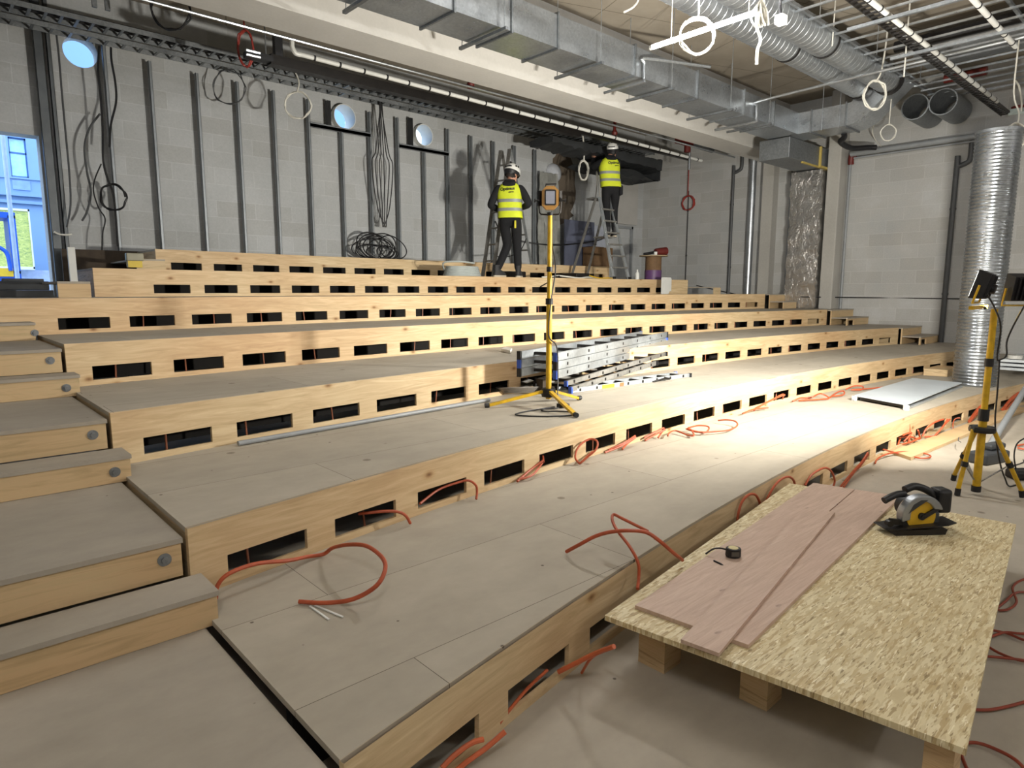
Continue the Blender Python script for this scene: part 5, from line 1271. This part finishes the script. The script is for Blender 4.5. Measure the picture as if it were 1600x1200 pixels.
part(t, 'panel', MB().prism([(11.35+a, 7.93 - .0, 1.503+b) for a, b in ((0,.0),(.24,0),(.27,.03),(.27,.045),(.30,.06),(.34,.05),(.34,.31),(.31,.34),(.02,.34),(0,.32))], (0,-.025,0)), WHT, bevel=.006)
# clear hose coil
mb = MB(); c0 = Vector((6.848, 8.750, 1.920)); c0.z = 1.86
for i in range(6):
    mb.tube([c0+Vector(((.34-.01*i)*math.cos(a), (.24-.008*i)*math.sin(a), -.04+.027*i)) for a in [2*PI*k/16 for k in range(16)]], .016, 8, closed=True, sm=3)
mb.tube([c0+Vector((-.3,.1,.05)), c0+Vector((-.38,.0,.16)), c0+Vector((-.2,-.15,.18)), c0+Vector((.1,-.2,.16))], .014, 6)
single('hose_coil', mb, plain('clear_hose', 'a9b0ae', .25, var=.06), 'coil of clear hose on the sixth tier left of standing worker', 'hose', smooth=True)
cable([(8.5,8.52,1.81),(8.75,8.5,1.83),(9.0,8.6,1.85),(9.2,8.52,1.83),(9.5,8.5,1.81),(9.8,8.55,1.83),(10.1,8.5,1.815)], .014, CABW, 'pale cable lying along sixth tier edge behind far lamp', 'floor_cable')
cable([(9.75,8.47,1.86),(10.0,8.44,1.815),(10.3,8.42,1.82),(10.5,8.45,1.81)], .012, YEL, 'yellow cord lying at the foot of the tall stepladder', 'floor_cable')
cable([(8.9,8.46,1.84),(8.7,8.43,1.79),(8.55,8.41,1.72),(8.35,8.40,1.64)], .01, CABB, 'black cable hanging over sixth riser behind the far lamp mast', 'floor_cable')
for i, (u, lab) in enumerate(((8.05, 'left'), (9.85, 'right'))):
    single('dark_case', MB().box((u, 8.9, 1.802), (u+.42, 9.3, 1.92)), BLK_M, '%s low dark case on the sixth tier behind the standing worker' % lab, 'case', bevel=.02)
cable([(9.1,10.5,3.0),(9.4,10.5,2.7),(10.2,10.1,2.55),(11.2,10.1,2.62),(12.0,10.1,2.75),(12.3,10.3,2.85)], .014, CABB, 'black cable slung behind the tall stepladder', 'slung_cable')

# ------------------------------------------------------------------ tall stepladder
def stepladder():
    t = thing('stepladder', 'tall aluminium stepladder carrying the worker under the trays', 'ladder', (10.6, 8.9, 1.8))
    z0 = 1.8
    F1, F2 = Vector((10.93, 8.43, z0)), Vector((10.43, 8.43, z0))
    B1, B2 = Vector((10.78, 9.46, z0)), Vector((10.28, 9.46, z0))
    P1, P2 = Vector((10.72, 8.93, 3.84)), Vector((10.44, 8.93, 3.84))
    T1 = F1.lerp(P1, .80); T2 = F2.lerp(P2, .80)
    part(t, 'front_rail', MB().beam(F1, P1, .03, .075, (1,0,0)), ALU)
    part(t, 'front_rail', MB().beam(F2, T2, .03, .075, (1,0,0)), ALU)
    part(t, 'rear_rail', MB().beam(B1, T1+Vector((-.0,.1,0)), .028, .05, (1,0,0)), ALU_D)
    part(t, 'rear_rail', MB().beam(B2, T2+Vector((.0,.1,0)), .028, .05, (1,0,0)), ALU_D)
    n = 7
    for i in range(1, n):
        f = i*.80/n
        a, b = F1.lerp(P1, f), F2.lerp(P2, f)
        part(t, 'step', MB().beam(a, b, .09, .028), ALU_D)
    part(t, 'platform', MB().box((T2.x-.04, T2.y+.14, T2.z-.02), (T1.x+.04, T2.y+.32, T2.z+.015)), ALU_D)
    part(t, 'guard_rail', MB().tube([T2, T2+Vector((-.03,.0,.28)), T2+Vector((-.02,.06,.48)), T2+Vector((.05,.14,.5)), T2+Vector((.1,.16,.3)), T2+Vector((.04,.14,.02))], .013, 8), ALU_D)
    part(t, 'step', MB().box((10.44, 8.70, 2.64), (10.78, 8.98, 2.664)), ALU_D)
    part(t, 'rear_brace', MB().beam(B1.lerp(T1, .06), B2.lerp(T2, .06), .04, .02), ALU_D)
    part(t, 'rear_brace', MB().beam(B1.lerp(T1, .45), B2.lerp(T2, .45), .02, .012), BLK_M)
    for p in (F1, F2, B1, B2): part(t, 'foot', MB().box(p+Vector((-.03,-.045,0)), p+Vector((.03,.045,.05))), BLK)
    return t
stepladder()
def frame_ladder():
    t = thing('folding_ladder', 'narrow aluminium folding ladder standing behind the standing worker', 'ladder', (8.4, 9.3, 1.8))
    A = Vector((8.50, 9.4, 4.18))
    L1, L2 = Vector((7.55, 8.78, 1.8)), Vector((7.62, 9.15, 1.8))
    Rr1, Rr2 = Vector((9.62, 9.95, 2.1)), Vector((9.55, 10.2, 2.1))
    A2 = A+Vector((-.04,.2,0))
    part(t, 'rail', MB().beam(L1, A, .06, .035), ALU_D); part(t, 'rail', MB().beam(L2, A2, .06, .035), ALU_D)
    part(t, 'rail', MB().beam(Rr1, A+Vector((.03,0,0)), .05, .03), ALU); part(t, 'rail', MB().beam(Rr2, A2+Vector((.03,0,0)), .05, .03), ALU_D)
    for i in range(1, 8):
        part(t, 'rung', MB().cyl(L1.lerp(A, i/8), L2.lerp(A2, i/8), .016, n=8), ALU_D)
    for i in range(1, 7):
        part(t, 'rung', MB().cyl(Rr1.lerp(A, i/7), Rr2.lerp(A2, i/7), .016, n=8), ALU_D)
    part(t, 'strap', MB().tube([L1.lerp(A, .28), Vector((8.1,9.3,2.2)), Vector((8.9,9.6,2.3)), Rr1.lerp(A, .25)], .01, 6), BLK)
    return t
frame_ladder()

# ------------------------------------------------------------------ people
SKIN = plain('skin', 'b98a74', .55, var=.06)
CLOTH = plain('black_work_cloth', '121317', .9, var=.25, scale=14)
TROUS = plain('black_work_trousers', '0f1014', .9, var=.3, scale=10)
HIVIS = plain('hi_vis_yellow', 'c9d52a', .7, var=.12, scale=6)
REFL = plain('reflective_grey', '8d9190', .4, .2, var=.08)
HELM = plain('white_helmet_shell', 'dcdcd8', .35, var=.03)
BOOT = plain('dark_boot', '2a2a2c', .7)
SOLE = plain('pale_sole', 'b5ab98', .7)
def skin_obj(name, joints, edges, mat, parent, sub=2, root=0):
    me = bpy.data.meshes.new(name)
    me.from_pydata([j[0] for j in joints], edges, [])
    o = bpy.data.objects.new(name, me)
    COL.objects.link(o)
    o.modifiers.new('skin', 'SKIN')
    if not me.skin_vertices:
        raise RuntimeError('no skin layer')
    for i, j in enumerate(joints):
        r = j[1]
        me.skin_vertices[0].data[i].radius = r if isinstance(r, tuple) else (r, r)
        me.skin_vertices[0].data[i].use_root = (i == root)
    m = o.modifiers.new('sub', 'SUBSURF'); m.levels = sub; m.render_levels = sub
    dg = bpy.context.evaluated_depsgraph_get()
    ev = o.evaluated_get(dg)
    me2 = bpy.data.meshes.new_from_object(ev)
    me2.name = name
    COL.objects.unlink(o); bpy.data.objects.remove(o)
    me2.materials.clear(); me2.materials.append(mat)
    for p in me2.polygons: p.use_smooth = True; p.material_index = 0
    ob = bpy.data.objects.new(name, me2)
    COL.objects.link(ob); ob.parent = parent
    return ob
def ring(cx, cy, z, a, b, n=28, pw=2.4):
    out = []
    for k in range(n):
        t = 2*PI*k/n; c, s = math.cos(t), math.sin(t)
        out.append((cx+a*math.copysign(abs(c)**(2/pw), c), cy+b*math.copysign(abs(s)**(2/pw), s), z))
    return out
def text_mesh(body, size):
    cu = bpy.data.curves.new('txt', 'FONT'); cu.body = body; cu.size = size; cu.extrude = .0015; cu.align_x = 'CENTER'; cu.offset = size*.03
    o = bpy.data.objects.new('txt', cu); COL.objects.link(o)
    dg = bpy.context.evaluated_depsgraph_get()
    me = bpy.data.meshes.new_from_object(o.evaluated_get(dg))
    vs = [v.co.copy() for v in me.vertices]; fs = [tuple(p.vertices) for p in me.polygons]
    COL.objects.unlink(o); bpy.data.objects.remove(o); bpy.data.curves.remove(cu)
    return vs, fs
def person(name, lab, loc, rz, J, sc=1.0, head_turn=0.0, head_tilt=0.0, tx=-.02):
    """J: joint positions in metres, local x right, y forward, z up"""
    t = thing('person', lab, 'person', loc, rz)
    t.scale = (sc, sc, sc)
    g = J
    def V(k): return Vector(g[k])
    neck = V('neck'); hd = V('head')
    # continuous body: pelvis root, spine, neck, head, arms, legs
    jn = [(V('pelvis'), (.135,.10)), (V('spine'), (.13,.095)), (V('chest'), (.155,.11)), (neck, .052), (hd+Vector((0,0,-.05)), .075), (hd+Vector((0,0,.05)), .08)]
    ed = [(0,1),(1,2),(2,3),(3,4),(4,5)]
    def chain(start, items):
        p = start
        for q, r in items:
            jn.append((q, r)); ed.append((p, len(jn)-1)); p = len(jn)-1
        return p
    for s in ('L', 'R'):
        chain(2, [(V('sh'+s), .055), (V('el'+s), .042), (V('wr'+s), .03), (V('wr'+s)+(V('wr'+s)-V('el'+s)).normalized()*.05, .034)])
        chain(0, [(V('hip'+s), .085), (V('kn'+s), .06), (V('an'+s), .042), (V('an'+s)+Vector((0,.02,-.05)), .04)])
    skin_obj('body', jn, ed, SKIN, t, 2)
    # face and ears ride on the head
    Rm = Matrix.Translation(hd) @ Matrix.Rotation(head_turn, 4, 'Z') @ Matrix.Rotation(head_tilt, 4, 'X')
    def HX(mb): return mb.xf(Rm)
    fc = MB()
    rings = []
    for z, a, b, y in ((-.13,.03,.03,.05),(-.115,.05,.055,.04),(-.08,.062,.08,.025),(-.03,.07,.095,.01),(.02,.075,.1,.005),(.07,.074,.1,0),(.11,.05,.07,-.005),(.125,.02,.03,-.005)):
        rings.append(ring(0, y, z, a, b, 20, 2.1))
    fc.loft(rings)
    fc.loft([ring(0,.112,-.045,.014,.012,10), ring(0,.108,.0,.009,.01,10)])      # nose
    for s in (-1, 1):
        fc.loft([ring(.076*s,-.005,-.04,.008,.018,10), ring(.082*s,-.01,-.01,.01,.026,10), ring(.078*s,-.012,.02,.007,.02,10)])
    part(t, 'head', HX(fc), SKIN, world=False, smooth=True)
    for s in (-1, 1): part(t, 'eye', HX(MB().lathe([(.001,.008),(.007,.006),(.009,0),(.007,-.006),(.001,-.008)], (.03*s,.098,.012), 10)), WHT, world=False, smooth=True)
    part(t, 'mouth', HX(MB().box((-.022,.103,-.079),(.022,.11,-.073))), plain('lips','93584c',.5), world=False)
    hr = MB(); hr.loft([ring(0,-.035,-.085,.05,.055,20), ring(0,-.022,-.06,.072,.082,20), ring(0,-.018,-.02,.079,.092,20), ring(0,-.014,.035,.081,.097,20)], cap=False)
    part(t, 'hair', HX(hr), plain('short_dark_hair', '2b2421', .8), world=False, smooth=True)
    # helmet with band and vents
    he = MB()
    he.loft([ring(0,.01,.015,.112,.146,28), ring(0,.0,.035,.113,.142,28), ring(0,-.002,.085,.108,.134,28), ring(0,-.004,.13,.087,.11,28), ring(0,-.004,.158,.052,.07,28), ring(0,-.004,.167,.014,.018,28)])
    h = part(t, 'helmet', HX(he), HELM, world=False, smooth=60)
    bd = MB(); bd.loft([ring(0,-.002,-.022,.104,.13,28), ring(0,-.002,.018,.114,.145,28), ring(0,-.002,.03,.115,.146,28)], cap=False)
    bd.loft([ring(0,-.05,-.05,.086,.082,24), ring(0,-.05,-.02,.09,.088,24)], cap=False)
    part(h, 'head_band', HX(bd), BLK, world=False, smooth=True)
    vt = MB()
    for s in (-1, 1):
        for y, z in ((-.05,.10),(.0,.11),(-.11,.075)):
            vt.lathe([(.001,.007),(.016,.005),(.018,0)], (.0+.1*s*(1 if z > .09 else .6), y, z), 10, Matrix.Rotation(PI/2*s, 3, 'Y'))
    vt.box((-.06,-.142,.066),(.06,-.126,.082)); vt.box((-.012,-.1,.14),(.012,.03,.17))
    part(h, 'vents', HX(vt), BLK, world=False)
    # trousers
    pj = [(V('pelvis')+Vector((0,0,.06)), (.165,.125)), (V('pelvis'), (.17,.13))]
    pe = [(0,1)]
    for s in ('L', 'R'):
        p = 1
        for q, r in ((V('hip'+s)+Vector((0,0,-.05)), .10), ((V('hip'+s)+V('kn'+s))/2, .092), (V('kn'+s), .078), ((V('kn'+s)+V('an'+s))/2, .07), (V('an'+s)+Vector((0,0,.0)), .062)):
            pj.append((q, r)); pe.append((p, len(pj)-1)); p = len(pj)-1
    tr = skin_obj('trousers', pj, pe, TROUS, t, 2)
    # hoodie sleeves and collar
    for s in ('L', 'R'):
        c_ = V('chest'); sh = V('sh'+s)
        skin_obj('sleeve', [(c_.lerp(sh, .55)+Vector((0,0,.02)), .085), (sh, .085), ((sh+V('el'+s))/2, .072), (V('el'+s), .066), ((V('el'+s)+V('wr'+s))/2, .056), (V('wr'+s), .046)], [(0,1),(1,2),(2,3),(3,4),(4,5)], CLOTH, t, 2)
    hc = MB()
    hc.loft([ring(neck.x, neck.y-.02, neck.z-.07, .13, .10), ring(neck.x, neck.y-.025, neck.z-.01, .105, .095), ring(neck.x, neck.y-.02, neck.z+.035, .085, .085), ring(neck.x, neck.y-.01, neck.z+.03, .06, .065)], cap=False)
    hc.loft([ring(neck.x, neck.y-.10, neck.z-.10, .03, .02), ring(neck.x, neck.y-.115, neck.z-.06, .10, .045), ring(neck.x, neck.y-.10, neck.z-.01, .11, .045), ring(neck.x, neck.y-.07, neck.z+.02, .08, .03)])
    part(t, 'hood', hc, CLOTH, world=False, smooth=True)
    # vest
    pv, spn, ch = V('pelvis'), V('spine'), V('chest')
    secs = [(pv.lerp(spn,-.12),.205,.15), (pv.lerp(spn,.3),.20,.148), (spn,.195,.145), (spn.lerp(ch,.5),.2,.145), (ch,.205,.145), (ch+Vector((0,-.005,.08)),.19,.135), (ch+Vector((0,-.01,.14)),.155,.115), (ch+Vector((0,-.01,.175)),.11,.095)]
    vr = [ring(c.x, c.y, c.z, a, b, 32, 2.6) for c, a, b in secs]
    ve = part(t, 'vest', MB().loft(vr, cap=False), HIVIS, world=False, smooth=True)
    zs = [c.z for c, _, _ in secs]
    def vsec(z):
        for i in range(len(secs)-1):
            if zs[i] <= z <= zs[i+1]:
                f = (z-zs[i])/(zs[i+1]-zs[i]); a, b = secs[i], secs[i+1]
                return a[0].lerp(b[0], f), a[1]+(b[1]-a[1])*f, a[2]+(b[2]-a[2])*f
        return secs[-1]
    for zc in (zs[0]+.13, zs[0]+.27):
        rg = []
        for z in (zc-.025, zc+.025):
            c, a, b = vsec(z); rg.append(ring(c.x, c.y, z, a+.004, b+.004, 32, 2.6))
        part(ve, 'reflective_band', MB().loft(rg, cap=False), REFL, world=False, smooth=True)
    lt = MB()
    for body, size, dz, dx in (('Optimus', .066, .05, 0), ('system', .03, .012, .06)):
        vs, fs = text_mesh(body, size)
        out = []
        for p in vs:
            x = tx+dx+p.x; z = ch.z+dz+p.y+p.x*.06
            c, a, b = vsec(z)
            u = min(.98, abs((x-c.x)/a))
            y = c.y - b*(1-u**2.6)**(1/2.6) - .004 - p.z
            out.append((x, y, z))
        lt.add(out, fs)
    part(ve, 'lettering', lt, BLK, world=False)
    # boots
    for s, yaw in (('L', g.get('yawL', 0)), ('R', g.get('yawR', 0))):
        a = V('an'+s)
        def BX(mb): return mb.xf(Matrix.Translation((a.x, a.y, a.z-.10)) @ Matrix.Rotation(yaw, 4, 'Z') @ Matrix.Rotation(g.get('pitch'+s, 0), 4, 'X'))
        bt = MB(); bt.loft([ring(0,.07,.026,.05,.14,20), ring(0,.07,.05,.05,.138,20), ring(0,.05,.085,.045,.105,20), ring(0,.0,.12,.045,.058,20), ring(0,-.005,.19,.047,.055,20)])
        b_ = part(t, 'boot', BX(bt), BOOT, world=False, smooth=50)
        so = MB(); so.loft([ring(0,.07,.0,.052,.142,20), ring(0,.07,.026,.054,.146,20)])
        part(b_, 'sole', BX(so), SOLE, world=False)
    # hands: palm, four bent fingers and a thumb each
    for s in ('L', 'R'):
        wr, el = V('wr'+s), V('el'+s)
        d = (wr-el).normalized(); up = Vector((0,0,1)); sd = d.cross(up)
        if sd.length < .2: sd = Vector((1,0,0))
        sd.normalize(); n = sd.cross(d)
        hm = [(wr, (.026,.02)), (wr+d*.05, (.036,.018)), (wr+d*.085, (.038,.016))]
        he_ = [(0,1),(1,2)]
        for i in range(4):
            off = sd*(-.03+.02*i); Lf = (.07,.08,.076,.06)[i]
            b0_ = wr+d*.088+off
            k0 = len(hm)
            hm += [(b0_, .0095), (b0_+d*(Lf*.5)-n*.012, .009), (b0_+d*(Lf*.75)-n*.04, .008)]
            he_ += [(2,k0),(k0,k0+1),(k0+1,k0+2)]
        sg = 1 if s == 'L' else -1
        k0 = len(hm)
        hm += [(wr+d*.045+sd*(.045*sg), .011), (wr+d*.085+sd*(.055*sg)-n*.02, .0095)]
        he_ += [(1,k0),(k0,k0+1)]
        skin_obj('hand', hm, he_, SKIN if s == 'L' else SKIN, t, 1)
    return t, tr
J1 = dict(pelvis=(0,0,.97), spine=(-.01,.01,1.14), chest=(-.015,.02,1.33), neck=(-.01,.03,1.52), head=(.02,.07,1.66),
          shL=(-.19,.0,1.43), shR=(.17,.02,1.43), elL=(-.33,-.03,1.15), elR=(.31,.0,1.17), wrL=(-.17,.2,1.10), wrR=(.16,.22,1.14),
          hipL=(-.10,0,.92), hipR=(.10,0,.92), knL=(-.06,.10,.52), knR=(.10,.10,.52), anL=(-.20,-.16,.105), anR=(.12,.08,.10), pitchL=0, yawL=-.6, yawR=-.1)
p1, tr1 = person('standing', 'person in black hoodie, yellow vest and white helmet standing on the sixth tier', (7.78, 8.58, 1.8), -math.radians(50), J1, 1.06, -.55, -.3, -.03)
part(p1, 'pocket_knife', MB().box((.085,-.155,.78),(.115,-.14,.90)), plain('yellow_handle','c9bf2a',.5), world=False, bevel=.006, label='yellow handled tool in the back pocket')
J2 = dict(pelvis=(0,0,.97), spine=(-.02,.03,1.14), chest=(-.03,.04,1.33), neck=(-.02,.06,1.52), head=(.04,.09,1.665),
          shL=(-.20,.05,1.42), shR=(.16,.05,1.43), elL=(-.30,.28,1.38), elR=(.14,.34,1.40), wrL=(-.25,.45,1.58), wrR=(.05,.50,1.60),
          hipL=(-.10,0,.92), hipR=(.10,0,.92), knL=(-.07,.04,.52), knR=(.09,.06,.53), anL=(-.05,-.02,.10), anR=(.09,.0,.10))
p2, tr2 = person('on ladder', 'person in yellow vest and white helmet reaching up on the tall stepladder', (10.74, 8.79, 2.665), -math.radians(35), J2, 1.04, -.4, .25, .02)
part(p2, 'tool_pouch', MB().box((.15,-.10,.80),(.22,.06,.98)), CLOTH, world=False, bevel=.02)
